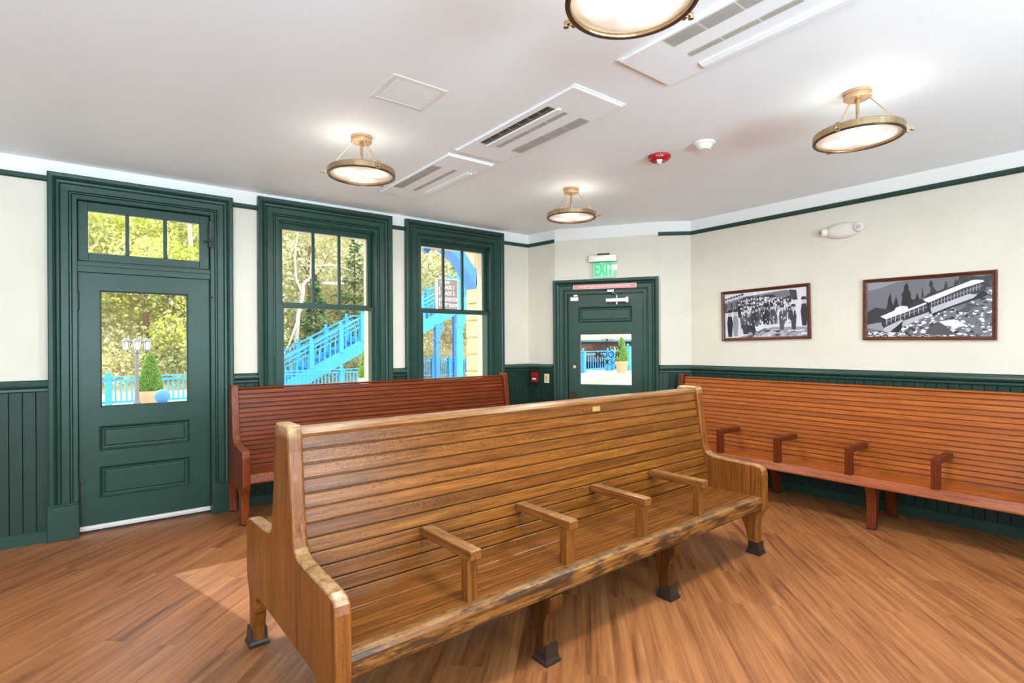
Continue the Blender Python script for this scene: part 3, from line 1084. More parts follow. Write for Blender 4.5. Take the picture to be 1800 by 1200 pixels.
# pull station under a clear lifting cover, and a switch, on the short wall facing the room
SEG_ROT = math.atan2(PM.y - A1[1], PM.x - A1[0])
ps = thing('fire_alarm_pull', 'red fire alarm pull station under a clear cover beside the exit door', 'fire alarm', (A1[0] - 0.012, A1[1] + 0.195, 1.03), math.atan2(A1[1] - A0[1], A1[0] - A0[0]))
g = G().box(0.0, 0.185, -0.012, -0.002, -0.125, 0.125)
obj('backplate', g, plain('dark_backplate', rgb(58, 62, 66), 0.5, var=0.1), ps, bevel=0.003)
g = G().box(0.045, 0.145, -0.050, -0.012, -0.030, 0.105)
g.box(0.050, 0.140, -0.068, -0.050, 0.045, 0.100)
obj('pull_box', g, RED, ps, bevel=0.004)
g = G().box(0.062, 0.128, -0.056, -0.050, 0.006, 0.030)
obj('pull_handle', g, SIGNW, ps, bevel=0.002)
g = G()
g.box(0.012, 0.018, -0.075, -0.012, -0.10, 0.118)
g.box(0.168, 0.174, -0.075, -0.012, -0.10, 0.118)
g.box(0.012, 0.174, -0.075, -0.012, 0.113, 0.119)
g.box(0.012, 0.174, -0.078, -0.074, -0.10, 0.119)
obj('clear_cover', g, CLEAR, ps)
for sx, sz in ((0.012, -0.112), (0.172, -0.112), (0.172, 0.02)):
    obj('cover_screw', G().box(sx - 0.008, sx + 0.008, -0.020, -0.010, sz - 0.008, sz + 0.008), ALU, ps)
sw = thing('wall_switch', 'small cream switch plate beside the red pull station', 'switch', (A1[0] + 0.006, A1[1] - 0.06, 1.06), SEG_ROT)
obj('cover_plate', G().box(0.0, 0.080, -0.020, -0.010, -0.058, 0.058), CREAMP, sw, bevel=0.003)
obj('rocker', G().box(0.024, 0.056, -0.024, -0.019, -0.034, 0.034), plain('tan_rocker', rgb(206, 176, 132), 0.4, var=0.02), sw, bevel=0.002)

# ------------------------------------------------------------------ things on the right wall
def picture_root(label, y_left, z_mid, tilt):
    t = thing('framed_photograph', label, 'picture', (RX, y_left, z_mid), -PI / 2)
    t.rotation_euler = (0, tilt, -PI / 2)
    return t


GREYS = [plain('print_grey_%d' % i, rgb(v, v, min(255, v + 6)), 0.5, var=0.03, vscale=30) for i, v in enumerate((22, 46, 78, 114, 152, 192, 222, 242))]
PGLASS = glass_material('picture_glass', (0.97, 0.97, 0.98, 1))


class Print:
    """flat printed shapes, each a hair above the last"""
    def __init__(self, w, h):
        self.g = G()
        self.w = w
        self.h = h
        self.y = -0.0086
        self.n = 0

    def poly(self, pts, shade, step=True):
        if step:
            self.n += 1
        y = self.y - self.n * 0.000007
        self.g.cur = shade
        vs = [(min(max(u, 0.02), 0.98) * self.w, y, (min(max(v, 0.04), 0.96) - 0.5) * self.h) for u, v in pts]
        self.g.add(vs, [tuple(range(len(vs)))])

    def rect(self, u, v, a, b, shade, skew=0.0, step=True):
        self.poly([(u - a, v - b - skew), (u + a, v - b + skew), (u + a, v + b + skew), (u - a, v + b - skew)], shade, step)


def picture_frame(t, w, h, fw=0.030):
    prof = [(-fw, 0.006), (-fw, 0.016), (-fw * 0.6, 0.020), (-fw * 0.3, 0.030), (0.0, 0.030), (0.0, 0.0)]
    g = G().mitre(0.0, w, -h / 2, h / 2, [(t_, p) for t_, p in prof], closed=True)
    obj('frame', g, FRAMEW, t)
    obj('backing_board', G().box(0.004, w - 0.004, -0.008, -0.001, -h / 2 + 0.004, h / 2 - 0.004), BLACK, t)
    obj('glazing', G().box(fw * 0.7, w - fw * 0.7, -0.0150, -0.0142, -h / 2 + fw * 0.7, h / 2 - fw * 0.7), PGLASS, t)


# crowd on the platform, 1 of 2
PW, PH = 0.935, 0.546
t1 = picture_root('smaller black and white framed photograph of a crowd of people', 3.288, 1.790, -0.017)
picture_frame(t1, PW, PH, 0.032)
pr = Print(PW, PH)
rnd = random.Random(4)
pr.poly([(0, 0), (1, 0), (1, 1), (0, 1)], 6)
pr.poly([(0.24, 0.86), (0.76, 0.92), (0.84, 0.84), (0.84, 0.74), (0.24, 0.76)], 3)
pr.poly([(0.24, 0.84), (0.62, 0.86), (0.62, 0.64), (0.22, 0.62)], 1)
pr.poly([(0.46, 0.80), (0.74, 0.80), (0.74, 0.66), (0.46, 0.64)], 5)
for i in range(9):
    pr.rect(0.475 + i * 0.03, 0.73, 0.006, 0.075, 2)
pr.poly([(0.78, 0.92), (0.86, 0.90), (0.87, 0.72), (0.82, 0.72), (0.80, 0.80)], 1)
pr.rect(0.79, 0.70, 0.004, 0.12, 1)
pr.poly([(0.02, 0.02), (0.98, 0.02), (0.98, 0.22), (0.60, 0.24), (0.36, 0.14), (0.20, 0.06)], 4)
pr.poly([(0.26, 0.04), (0.50, 0.22), (0.54, 0.22), (0.34, 0.04)], 2)
pr.poly([(0.42, 0.04), (0.60, 0.20), (0.66, 0.20), (0.56, 0.04)], 5)
pr.poly([(0.02, 0.50), (0.16, 0.52), (0.24, 0.34), (0.30, 0.10), (0.02, 0.06)], 6)


def print_person(u, v, s, dark, hat):
    pr.poly([(u - 0.013 * s, v), (u + 0.013 * s, v), (u + 0.021 * s, v + 0.16 * s), (u + 0.013 * s, v + 0.235 * s), (u - 0.013 * s, v + 0.235 * s), (u - 0.021 * s, v + 0.16 * s)], dark)
    pr.poly([(u + 0.0135 * s * math.cos(a), v + 0.262 * s + 0.027 * s * math.sin(a)) for a in [i * PI / 4 for i in range(8)]], 5, True)
    if hat:
        pr.poly([(u - 0.019 * s, v + 0.278 * s), (u + 0.019 * s, v + 0.278 * s), (u + 0.012 * s, v + 0.312 * s), (u - 0.012 * s, v + 0.312 * s)], hat - 1)
    if dark < 3 and rnd.random() < 0.6:
        pr.poly([(u - 0.005 * s, v + 0.235 * s), (u + 0.005 * s, v + 0.235 * s), (u, v + 0.17 * s)], 6)


for i in range(7):
    print_person(0.05 + i * 0.034, 0.56 + 0.012 * i, 0.95, rnd.choice((2, 3, 3)), rnd.choice((2, 3)))
for row, (v0, u0, u1, s, n) in enumerate(((0.56, 0.24, 0.62, 0.9, 13), (0.46, 0.22, 0.74, 1.0, 16), (0.36, 0.24, 0.78, 1.1, 15), (0.25, 0.25, 0.72, 1.2, 12))):
    for i in range(n):
        u = u0 + (u1 - u0) * (i + rnd.uniform(-0.2, 0.2)) / (n - 1)
        print_person(u, v0 + rnd.uniform(-0.02, 0.02) + (0.05 if u > 0.45 and row > 2 else 0), s, rnd.choice((0, 1, 1, 2, 2, 6 if row > 0 else 3)), rnd.choice((1, 1, 2, 7)))
pr.poly([(0.24, 0.30), (0.38, 0.34), (0.42, 0.14), (0.26, 0.12)], 1)
print_person(0.095, 0.08, 1.75, 0, 1)
print_person(0.165, 0.09, 1.75, 4, 2)
print_person(0.825, 0.18, 1.5, 1, 2)
print_person(0.935, 0.24, 1.7, 0, 1)
print_person(0.70, 0.18, 1.5, 2, 2)
pr.poly([(0.755, 0.80), (0.80, 0.80), (0.81, 0.74), (0.80, 0.68), (0.755, 0.68), (0.745, 0.74)], 1)
for i in range(150):
    pr.rect(rnd.uniform(0.23, 0.80), rnd.uniform(0.30, 0.78), rnd.uniform(0.002, 0.007), rnd.uniform(0.006, 0.03), rnd.choice((0, 1, 2, 5, 6, 7)), 0.0, i % 10 == 0)
for i in range(40):
    pr.rect(rnd.uniform(0.3, 0.96), rnd.uniform(0.05, 0.17), rnd.uniform(0.006, 0.03), rnd.uniform(0.006, 0.018), rnd.choice((1, 2, 5, 6, 7)))
obj('print', pr.g, GREYS, t1)

# train below the rocks, 2 of 2
QW, QH = 0.918, 0.546
t2 = picture_root('larger black and white framed photograph of a train on a slope', 1.895, 1.787, 0.010)
picture_frame(t2, QW, QH, 0.030)
pr = Print(QW, QH)
pr.poly([(0, 0), (1, 0), (1, 1), (0, 1)], 4)
SH = {
 'mount': ([(0.035,0.817),(0.138,0.843),(0.287,0.931),(0.338,0.893),(0.484,0.933),(0.703,0.919),(0.77,0.961),(0.974,0.951),(0.974,0.703),(0.658,0.563),(0.423,0.485),(0.033,0.41)], 3),
 'mist': ([(0.287,0.931),(0.387,0.935),(0.602,0.952),(0.709,0.947),(0.748,0.929),(0.601,0.748),(0.484,0.762),(0.312,0.783)], 3),
 'forest': ([(0.034,0.463),(0.103,0.536),(0.189,0.503),(0.254,0.574),(0.312,0.544),(0.387,0.637),(0.484,0.64),(0.519,0.709),(0.601,0.748),(0.714,0.817),(0.748,0.941),(0.823,0.941),(0.887,0.919),(0.974,0.939),(0.974,0.782),(0.876,0.749),(0.542,0.525),(0.169,0.299),(0.033,0.253)], 1),
 't1': ([(0.356,0.909),(0.375,0.838),(0.369,0.814),(0.393,0.724),(0.387,0.687),(0.411,0.585),(0.392,0.537),(0.311,0.532),(0.321,0.669),(0.315,0.72),(0.337,0.793),(0.331,0.831)], 0),
 't2': ([(0.226,0.768),(0.235,0.678),(0.232,0.653),(0.251,0.549),(0.248,0.499),(0.193,0.503),(0.203,0.579),(0.209,0.668)], 0),
 't3': ([(0.273,0.706),(0.283,0.635),(0.293,0.546),(0.254,0.524),(0.261,0.625)], 0),
 't4': ([(0.538,0.925),(0.561,0.874),(0.555,0.826),(0.584,0.75),(0.578,0.691),(0.531,0.696),(0.54,0.792),(0.526,0.842)], 1),
 't5': ([(0.65,0.903),(0.664,0.823),(0.664,0.752),(0.63,0.744),(0.641,0.827)], 1),
 't6': ([(0.478,0.824),(0.484,0.75),(0.491,0.664),(0.469,0.654)], 1),
 't7': ([(0.439,0.749),(0.448,0.68),(0.46,0.618),(0.417,0.61),(0.43,0.682)], 0),
 'rockzone': ([(0.033,0.2),(0.135,0.159),(0.247,0.131),(0.336,0.216),(0.536,0.38),(0.6,0.412),(0.768,0.529),(0.938,0.639),(0.974,0.827),(0.972,0.069),(0.032,0.066)], 3),
}
for k, (pts, s) in SH.items():
    pr.poly(pts, s)
for i in range(26):
    u = rnd.uniform(0.70, 0.97)
    pr.poly([(u, 0.93 - rnd.uniform(0, .1)), (u + 0.014, 0.76), (u - 0.014, 0.76)], rnd.choice((1, 2)))
for i in range(460):
    u = rnd.uniform(0.04, 0.97)
    top = 0.16 + max(0, u - 0.25) * 0.86
    v = rnd.uniform(0.05, max(0.08, min(0.84, top - 0.03)))
    a = rnd.uniform(0.006, 0.022)
    b = a * rnd.uniform(0.6, 1.3)
    ph = rnd.uniform(0, 6)
    k = rnd.choice((5, 6))
    pr.poly([(u + a * math.cos(ph + j * 2 * PI / k) * rnd.uniform(.7, 1.2), v + b * math.sin(ph + j * 2 * PI / k) * rnd.uniform(.7, 1.2)) for j in range(k)], rnd.choice((0, 1, 2, 4, 6, 7, 7, 7, 7)))
TR = [
 ([(0.551,0.403),(0.657,0.485),(0.844,0.615),(0.87,0.664),(0.897,0.718),(0.928,0.697),(0.938,0.639),(0.768,0.529),(0.6,0.412),(0.56,0.354)], 0),
 ([(0.531,0.578),(0.91,0.842),(0.923,0.823),(0.928,0.72),(0.865,0.676),(0.545,0.476)], 1),
 ([(0.542,0.494),(0.812,0.676),(0.87,0.664),(0.844,0.615),(0.657,0.485),(0.551,0.403)], 5),
 ([(0.484,0.63),(0.834,0.876),(0.876,0.875),(0.91,0.862),(0.91,0.842),(0.769,0.763),(0.531,0.578),(0.507,0.589)], 7),
 ([(0.224,0.131),(0.279,0.218),(0.327,0.298),(0.323,0.192),(0.298,0.117)], 0),
 ([(0.153,0.364),(0.195,0.336),(0.513,0.558),(0.533,0.428),(0.536,0.398),(0.336,0.317),(0.175,0.196),(0.156,0.248)], 1),
 ([(0.146,0.384),(0.26,0.472),(0.273,0.516),(0.312,0.544),(0.362,0.534),(0.374,0.489),(0.501,0.579),(0.513,0.558),(0.361,0.446),(0.195,0.336),(0.163,0.364)], 7),
 ([(0.169,0.164),(0.188,0.209),(0.323,0.33),(0.327,0.298),(0.279,0.218),(0.224,0.131),(0.182,0.132)], 5),
 ([(0.32,0.23),(0.336,0.292),(0.386,0.339),(0.533,0.434),(0.536,0.392),(0.422,0.288),(0.336,0.223)], 5),
 ([(0.513,0.564),(0.531,0.574),(0.548,0.415),(0.533,0.398)], 0),
]
for pts, s in TR:
    pr.poly(pts, s)
for u, v in [(0.214,0.291),(0.251,0.317),(0.288,0.341),(0.325,0.366),(0.361,0.39),(0.397,0.414),(0.432,0.438),(0.467,0.462),(0.502,0.485)]:
    pr.rect(u - 0.016, v, 0.003, 0.045, 5, 0.0, False)
    pr.rect(u, v + 0.02, 0.012, 0.012, 3, 0.008, False)
for u, v in [(0.56,0.544),(0.584,0.56),(0.607,0.576),(0.631,0.592),(0.654,0.608),(0.677,0.623),(0.699,0.639),(0.722,0.654),(0.744,0.669),(0.767,0.684),(0.789,0.699),(0.811,0.714),(0.832,0.729),(0.854,0.743),(0.875,0.758),(0.897,0.772)]:
    pr.rect(u - 0.011, v, 0.002, 0.040, 5, 0.0, False)
    pr.rect(u, v + 0.012, 0.007, 0.012, 3, 0.005, False)
pr.poly([(0.5,0.089),(0.53,0.186),(0.577,0.269),(0.606,0.273),(0.668,0.182),(0.723,0.086),(0.656,0.073)], 2)
pr.poly([(0.6,0.28),(0.713,0.31),(0.805,0.212),(0.735,0.191),(0.651,0.218)], 7)
pr.poly([(0.74,0.43),(0.80,0.51),(0.86,0.52),(0.90,0.49),(0.84,0.47),(0.80,0.40)], 2)
obj('print', pr.g, GREYS, t2)

# emergency light with two heads
em = thing('emergency_light', 'white oval emergency light with two lamp heads above the photographs', 'emergency light', (RX - 0.001, 2.058, 2.540), -PI / 2)
g = G()
nseg = 24
prof = [(0.0, 1.0), (0.022, 1.0), (0.045, 0.90), (0.060, 0.68), (0.066, 0.35), (0.067, 0.0)]
vs = []
fs = []
for p, s in prof:
    for k in range(nseg):
        a = 2 * PI * k / nseg
        vs.append((0.160 * s * math.cos(a), -p, 0.074 * s * math.sin(a)))
for i in range(len(prof) - 1):
    for k in range(nseg):
        k2 = (k + 1) % nseg
        fs.append((i * nseg + k, i * nseg + k2, (i + 1) * nseg + k2, (i + 1) * nseg + k))
g.add(vs, fs)
obj('housing', g, OFFW, em, smooth=True)
for s, ry in ((-1, -0.7), (1, 0.35)):
    h = G().lathe([(0.0, -0.115), (0.026, -0.115), (0.036, -0.108), (0.040, -0.080), (0.038, -0.050), (0.030, -0.030)], 20, (0, 0.03, 0), 'y')
    ho = obj('lamp_head', h, OFFW, em, (s * 0.122, 0.0, 0.0), (0, 0, ry))
    obj('lens', G().lathe([(0.0, -0.119), (0.020, -0.118), (0.024, -0.113)], 16, (0, 0.03, 0), 'y'), plain('grey_lens', rgb(164, 158, 160), 0.2, var=0.1), ho)

# ------------------------------------------------------------------ ceiling lights
DIFF = emit_material('frosted_glass_lit', (1.0, 0.90, 0.74, 1), 1.0, (0.9, 0.88, 0.84, 1))
_nt = DIFF.node_tree
_p = _nt.nodes['Principled BSDF']
_tc = _nt.nodes.new('ShaderNodeTexCoord')
# three bulbs glow through the frosted bowl
_acc = None
for _k in range(3):
    _a = 2 * PI * _k / 3 + 0.5
    _d = N(_nt, 'ShaderNodeVectorMath', operation='DISTANCE')
    L(_nt, _tc, 'Object', _d, 0)
    _d.inputs[1].default_value = (0.105 * math.cos(_a), 0.105 * math.sin(_a), -0.262)
    _mr = N(_nt, 'ShaderNodeMapRange', interpolation_type='SMOOTHSTEP')
    L(_nt, _d, 'Value', _mr, 'Value')
    _mr.inputs['From Min'].default_value = 0.02
    _mr.inputs['From Max'].default_value = 0.12
    _mr.inputs['To Min'].default_value = 0.9
    _mr.inputs['To Max'].default_value = 0.0
    if _acc is None:
        _acc = (_mr, 'Result')
    else:
        _s = N(_nt, 'ShaderNodeMath', operation='ADD')
        L(_nt, _acc[0], _acc[1], _s, 0)
        L(_nt, _mr, 'Result', _s, 1)
        _acc = (_s, 'Value')
_s = N(_nt, 'ShaderNodeMath', operation='ADD')
L(_nt, _acc[0], _acc[1], _s, 0)
_s.inputs[1].default_value = 0.30
L(_nt, _s, 'Value', _p, 'Emission Strength')

LAMP_R = 0.226


def ceiling_light(label, x, y, rz):
    t = thing('ceiling_light', label, 'ceiling light', (x, y, CEIL_Z), rz, 'round brass ceiling lights')
    g = G().lathe([(0.0, 0.0), (0.070, 0.0), (0.072, -0.004), (0.072, -0.016), (0.066, -0.019), (0.066, -0.024), (0.070, -0.027), (0.070, -0.040), (0.064, -0.044), (0.0, -0.044)], 32)
    obj('ceiling_canopy', g, COPPER, t)
    g = G().tube([(0, 0, -0.044), (0, 0, -0.245)], 0.009, 12)
    g.lathe([(0.0, -0.07), (0.014, -0.066), (0.014, -0.05), (0.010, -0.044)], 12)
    obj('stem', g, BRASS, t)
    # shallow band round the glass
    R = LAMP_R
    g = G().lathe([(R - 0.016, -0.232), (R, -0.232), (R + 0.002, -0.236), (R + 0.002, -0.268), (R - 0.002, -0.272), (R - 0.016, -0.272), (R - 0.018, -0.268), (R - 0.018, -0.236), (R - 0.016, -0.232)], 56)
    g.f = g.f[:-2]
    g.mi = g.mi[:-2]
    obj('rim_band', g, BRASS, t)
    g = G().lathe([(R - 0.017, -0.268), (R + 0.001, -0.268), (R + 0.003, -0.271), (R + 0.001, -0.275), (R - 0.008, -0.277), (R - 0.015, -0.275), (R - 0.017, -0.268)], 56)
    g.f = g.f[:-2]
    g.mi = g.mi[:-2]
    obj('rim_ring', g, BRONZE, t)
    g = G().lathe([(0.0, -0.274), (0.06, -0.273), (0.12, -0.270), (0.17, -0.266), (R - 0.0185, -0.260), (R - 0.0185, -0.255), (0.17, -0.261), (0.12, -0.265), (0.06, -0.268), (0.0, -0.269)], 48)
    obj('glass_diffuser', g, DIFF, t, smooth=True)
    for k in range(3):
        a = 2 * PI * k / 3
        ca, sa = math.cos(a), math.sin(a)
        g = G().tube([(0.056 * ca, 0.056 * sa, -0.040), ((R - 0.006) * ca, (R - 0.006) * sa, -0.236)], 0.0028, 6)
        obj('suspension_rod', g, BRASS, t)
        g = G().box(R - 0.010, R + 0.012, -0.012, 0.012, -0.276, -0.228)
        g.box(R + 0.008, R + 0.040, -0.008, 0.008, -0.262, -0.246)
        g.lathe([(0.0, 0.0), (0.011, 0.0), (0.011, 0.008), (0.0, 0.010)], 10, (R + 0.034, 0, -0.270))
        obj('rim_clip', g, BRASS, t, rot=(0, 0, a), bevel=0.002)
    b = bpy.data.lights.new('ceiling_bulb', 'POINT')
    b.energy = 1.3
    b.shadow_soft_size = 0.16
    b.color = (1.0, 0.88, 0.70)
    bo = bpy.data.objects.new('ceiling_bulb', b)
    C.objects.link(bo)
    bo.parent = t
    bo.location = (0.07, 0.0, -0.19)
    d = bpy.data.lights.new('ceiling_glow', 'AREA')
    d.shape = 'DISK'
    d.size = 0.40
    d.energy = 32.0
    d.color = (1.0, 0.99, 0.96)
    do = bpy.data.objects.new('ceiling_glow', d)
    C.objects.link(do)
    do.parent = t
    do.location = (0, 0, -0.285)
    return t


ceiling_light('round brass ceiling light near the green door and first window', 1.456, 3.565, 2.688)
ceiling_light('round brass ceiling light nearest the camera, cut by the top edge', 1.455, 1.195, 1.85)
ceiling_light('small looking round brass ceiling light in front of the corner door', 3.490, 3.590, -0.90)
ceiling_light('round brass ceiling light over the bench with the photographs', 3.470, 1.215, -1.12)


# ------------------------------------------------------------------ ceiling air units, hatch, detectors
def cassette(label, y0, flip, opened):
    """flush air unit, 0.41 m by 1.235 m, its grilles running along y"""
    W, LN = 0.412, 1.235
    t = thing('air_conditioner', label, 'air conditioner', (2.309, y0 + LN / 2, CEIL_Z), PI if flip else 0, 'flush ceiling air units')
    g = G().box(-W / 2, W / 2, -LN / 2, LN / 2, -0.016, 0.0)
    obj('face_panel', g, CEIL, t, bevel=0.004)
    for a, b in ((-LN / 2, -LN / 2 + 0.012), (LN / 2 - 0.012, LN / 2)):
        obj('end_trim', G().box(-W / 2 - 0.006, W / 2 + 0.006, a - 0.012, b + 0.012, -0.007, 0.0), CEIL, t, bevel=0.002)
    n = 4
    for x0, x1 in ((-0.034, 0.006), (0.108, 0.196)):
        for k in range(n):
            a = -0.362 + k * 0.724 / n
            g = G().box(x0, x1, a + 0.004, a + 0.724 / n - 0.004, -0.0166, -0.015)
            m = int((x1 - x0) / 0.0085)
            for j in range(m):
                xx = x0 + (j + 0.25) * (x1 - x0) / m
                g.box(xx, xx + 0.0042, a + 0.004, a + 0.724 / n - 0.004, -0.0195, -0.0166)
            obj('intake_grille', g, GRILLE, t)
    if opened:
        g = G().box(-0.162, -0.104, -0.350, 0.362, -0.0172, -0.015)
        so = obj('outlet_slot', g, SLOT, t)
        g = G()
        for k in range(8):
            yy = -0.35 + 0.712 * k / 7
            g.box(-0.160, -0.106, yy - 0.004, yy + 0.004, -0.0195, -0.0172)
        g.box(-0.128, -0.118, -0.350, 0.362, -0.0188, -0.0172)
        obj('vane', g, plain('grey_vane', rgb(120, 117, 112), 0.5, var=0.1), so)
        g = G().prism([(-0.100, -0.016), (-0.076, -0.015), (-0.072, -0.022), (-0.096, -0.025)], 'y', -0.372, 0.384)
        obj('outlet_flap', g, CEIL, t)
    else:
        g = G().prism([(-0.190, -0.015), (-0.120, -0.015), (-0.118, -0.022), (-0.150, -0.029), (-0.186, -0.025)], 'y', -0.372, 0.372)
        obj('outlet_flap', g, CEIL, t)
        for xa, xb in ((-0.196, -0.168), (-0.150, -0.135)):
            obj('flap_pivot', G().box(xa, xb, 0.374, 0.392, -0.024, -0.015), GRILLE, t)
    return t


cassette('white ceiling air unit with its dark outlet slot open, middle of three', 2.138, False, True)
cassette('white ceiling air unit farthest away, beside the windows, outlet closed', 3.478, True, False)
cassette('white ceiling air unit nearest the camera at the top edge', 0.575, True, False)

ah = thing('access_hatch', 'square white access hatch flush in the ceiling', 'access hatch', (1.424, 2.790, CEIL_Z), 0)
g = G().mitre(-0.142, 0.142, -0.135, 0.135, [(0.0, 0.0), (0.0, 0.004), (0.022, 0.003), (0.027, 0.001), (0.027, 0.0)], closed=True)
hf = obj('hatch_frame', g, WHITE, ah, rot=(PI / 2, 0, 0))
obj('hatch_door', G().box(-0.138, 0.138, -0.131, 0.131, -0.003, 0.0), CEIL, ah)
obj('latch', G().lathe([(0.0, -0.005), (0.008, -0.005), (0.009, -0.002)], 12, (0.11, -0.01, 0)), WHITE, ah)

st = thing('fire_alarm_strobe', 'round red fire alarm strobe on the ceiling', 'fire alarm', (3.425, 2.556, CEIL_Z), -0.9)
g = G().lathe([(0.0, 0.0), (0.080, 0.0), (0.086, -0.008), (0.084, -0.020), (0.070, -0.036), (0.052, -0.046), (0.0, -0.048)], 32)
obj('housing', g, RED, st, smooth=False)
g = G().box(-0.020, 0.020, -0.060, -0.006, -0.062, -0.044)
g.lathe([(0.0, -0.074), (0.012, -0.072), (0.018, -0.062)], 14, (0, -0.032, 0))
obj('flash_lens', g, plain('clear_lens', rgb(232, 214, 216), 0.15, var=0.03), st, bevel=0.003)
text('lettering', 'FIRE', 0.030, SIGNW, st, (0, -0.0805, -0.024), (PI / 2 - 0.75, 0, 0), 0.001, 1.0)
sd = thing('smoke_detector', 'round white smoke detector beside the red strobe', 'smoke detector', (3.464, 2.196, CEIL_Z), 0.4)
obj('base_plate', G().lathe([(0.0, 0.0), (0.074, 0.0), (0.076, -0.006), (0.070, -0.016), (0.0, -0.017)], 32), WHITE, sd)
obj('sensor_head', G().lathe([(0.062, -0.016), (0.052, -0.030), (0.046, -0.046), (0.038, -0.052), (0.0, -0.054)], 32), WHITE, sd)
g = G()
for k in range(10):
    a = 2 * PI * k / 10
    g.box(0.0465 * math.cos(a) - 0.006, 0.0465 * math.cos(a) + 0.006, 0.0465 * math.sin(a) - 0.006, 0.0465 * math.sin(a) + 0.006, -0.044, -0.040)
obj('vent_slot', g, GRILLE, sd)


# ------------------------------------------------------------------ benches
def shoe(parent, x, y):
    g = G()
    h = 0.048
    g.box(x - 0.047, x + 0.047, y - 0.050, y + 0.050, 0.0, 0.014)
    vs = []
    for s, z in ((0.046, 0.014), (0.041, 0.026), (0.0395, 0.036), (0.0372, 0.088)):
        vs += [(x - s, y - s, z), (x + s, y - s, z), (x + s, y + s, z), (x - s, y + s, z)]
    fs = []
    for i in range(3):
        for k in range(4):
            k2 = (k + 1) % 4
            fs.append((4 * i + k, 4 * i + k2, 4 * i + 4 + k2, 4 * i + 4 + k))
    fs += [(3, 2, 1, 0), (12, 13, 14, 15)]
    g.add(vs, fs)
    return obj('leg_shoe', g, SHOE, parent)


HALF = [(0.074, 1.160), (0.092, 1.146), (0.100, 1.05), (0.114, 0.94), (0.130, 0.82), (0.146, 0.71), (0.160, 0.672), (0.182, 0.653), (0.222, 0.643), (0.30, 0.637), (0.42, 0.633), (0.535, 0.628),
        (0.570, 0.620), (0.592, 0.600), (0.600, 0.570), (0.600, 0.345), (0.595, 0.318), (0.572, 0.284), (0.556, 0.248), (0.548, 0.19), (0.550, 0.13), (0.556, 0.06), (0.556, 0.02),
        (0.484, 0.02), (0.480, 0.10), (0.466, 0.16), (0.440, 0.225), (0.416, 0.262), (0.386, 0.280)]


def squeeze(y):
    return y - 0.065 * min(1.0, max(0.0, (y - 0.20) / 0.25))


def slats(g, x0, x1, p0, p1, n, gap, th):
    """n boards along x filling the slope from p0 to p1 (y, z); th is depth behind the face"""
    p0 = Vector(p0)
    p1 = Vector(p1)
    d = (p1 - p0) / n
    ln = d.length
    dn = d / ln
    nr = Vector((-dn.y, dn.x)) * th
    e = dn * (gap / 2)
    c = dn * 0.004
    for i in range(n):
        a = p0 + d * i + e
        b = p0 + d * (i + 1) - e
        k = nr * (0.14 if gap > 0.002 else 0.06)
        g.prism([tuple(a + k), tuple(a + c), tuple(b - c), tuple(b + k), tuple(b + nr), tuple(a + nr)], 'x', x0, x1)
    if n > 2:
        g.prism([tuple(p0 + nr * 0.97), tuple(p1 + nr * 0.97), tuple(p1 + nr * 1.3), tuple(p0 + nr * 1.3)], 'x', x0, x1)


def end_panel(name, prof, x0, x1, mat, parent, feet, bevel=0.012):
    g = G().prism(prof, 'x', x0, x1)
    o = obj(name, g, mat, parent, bevel=bevel, segs=3)
    return o


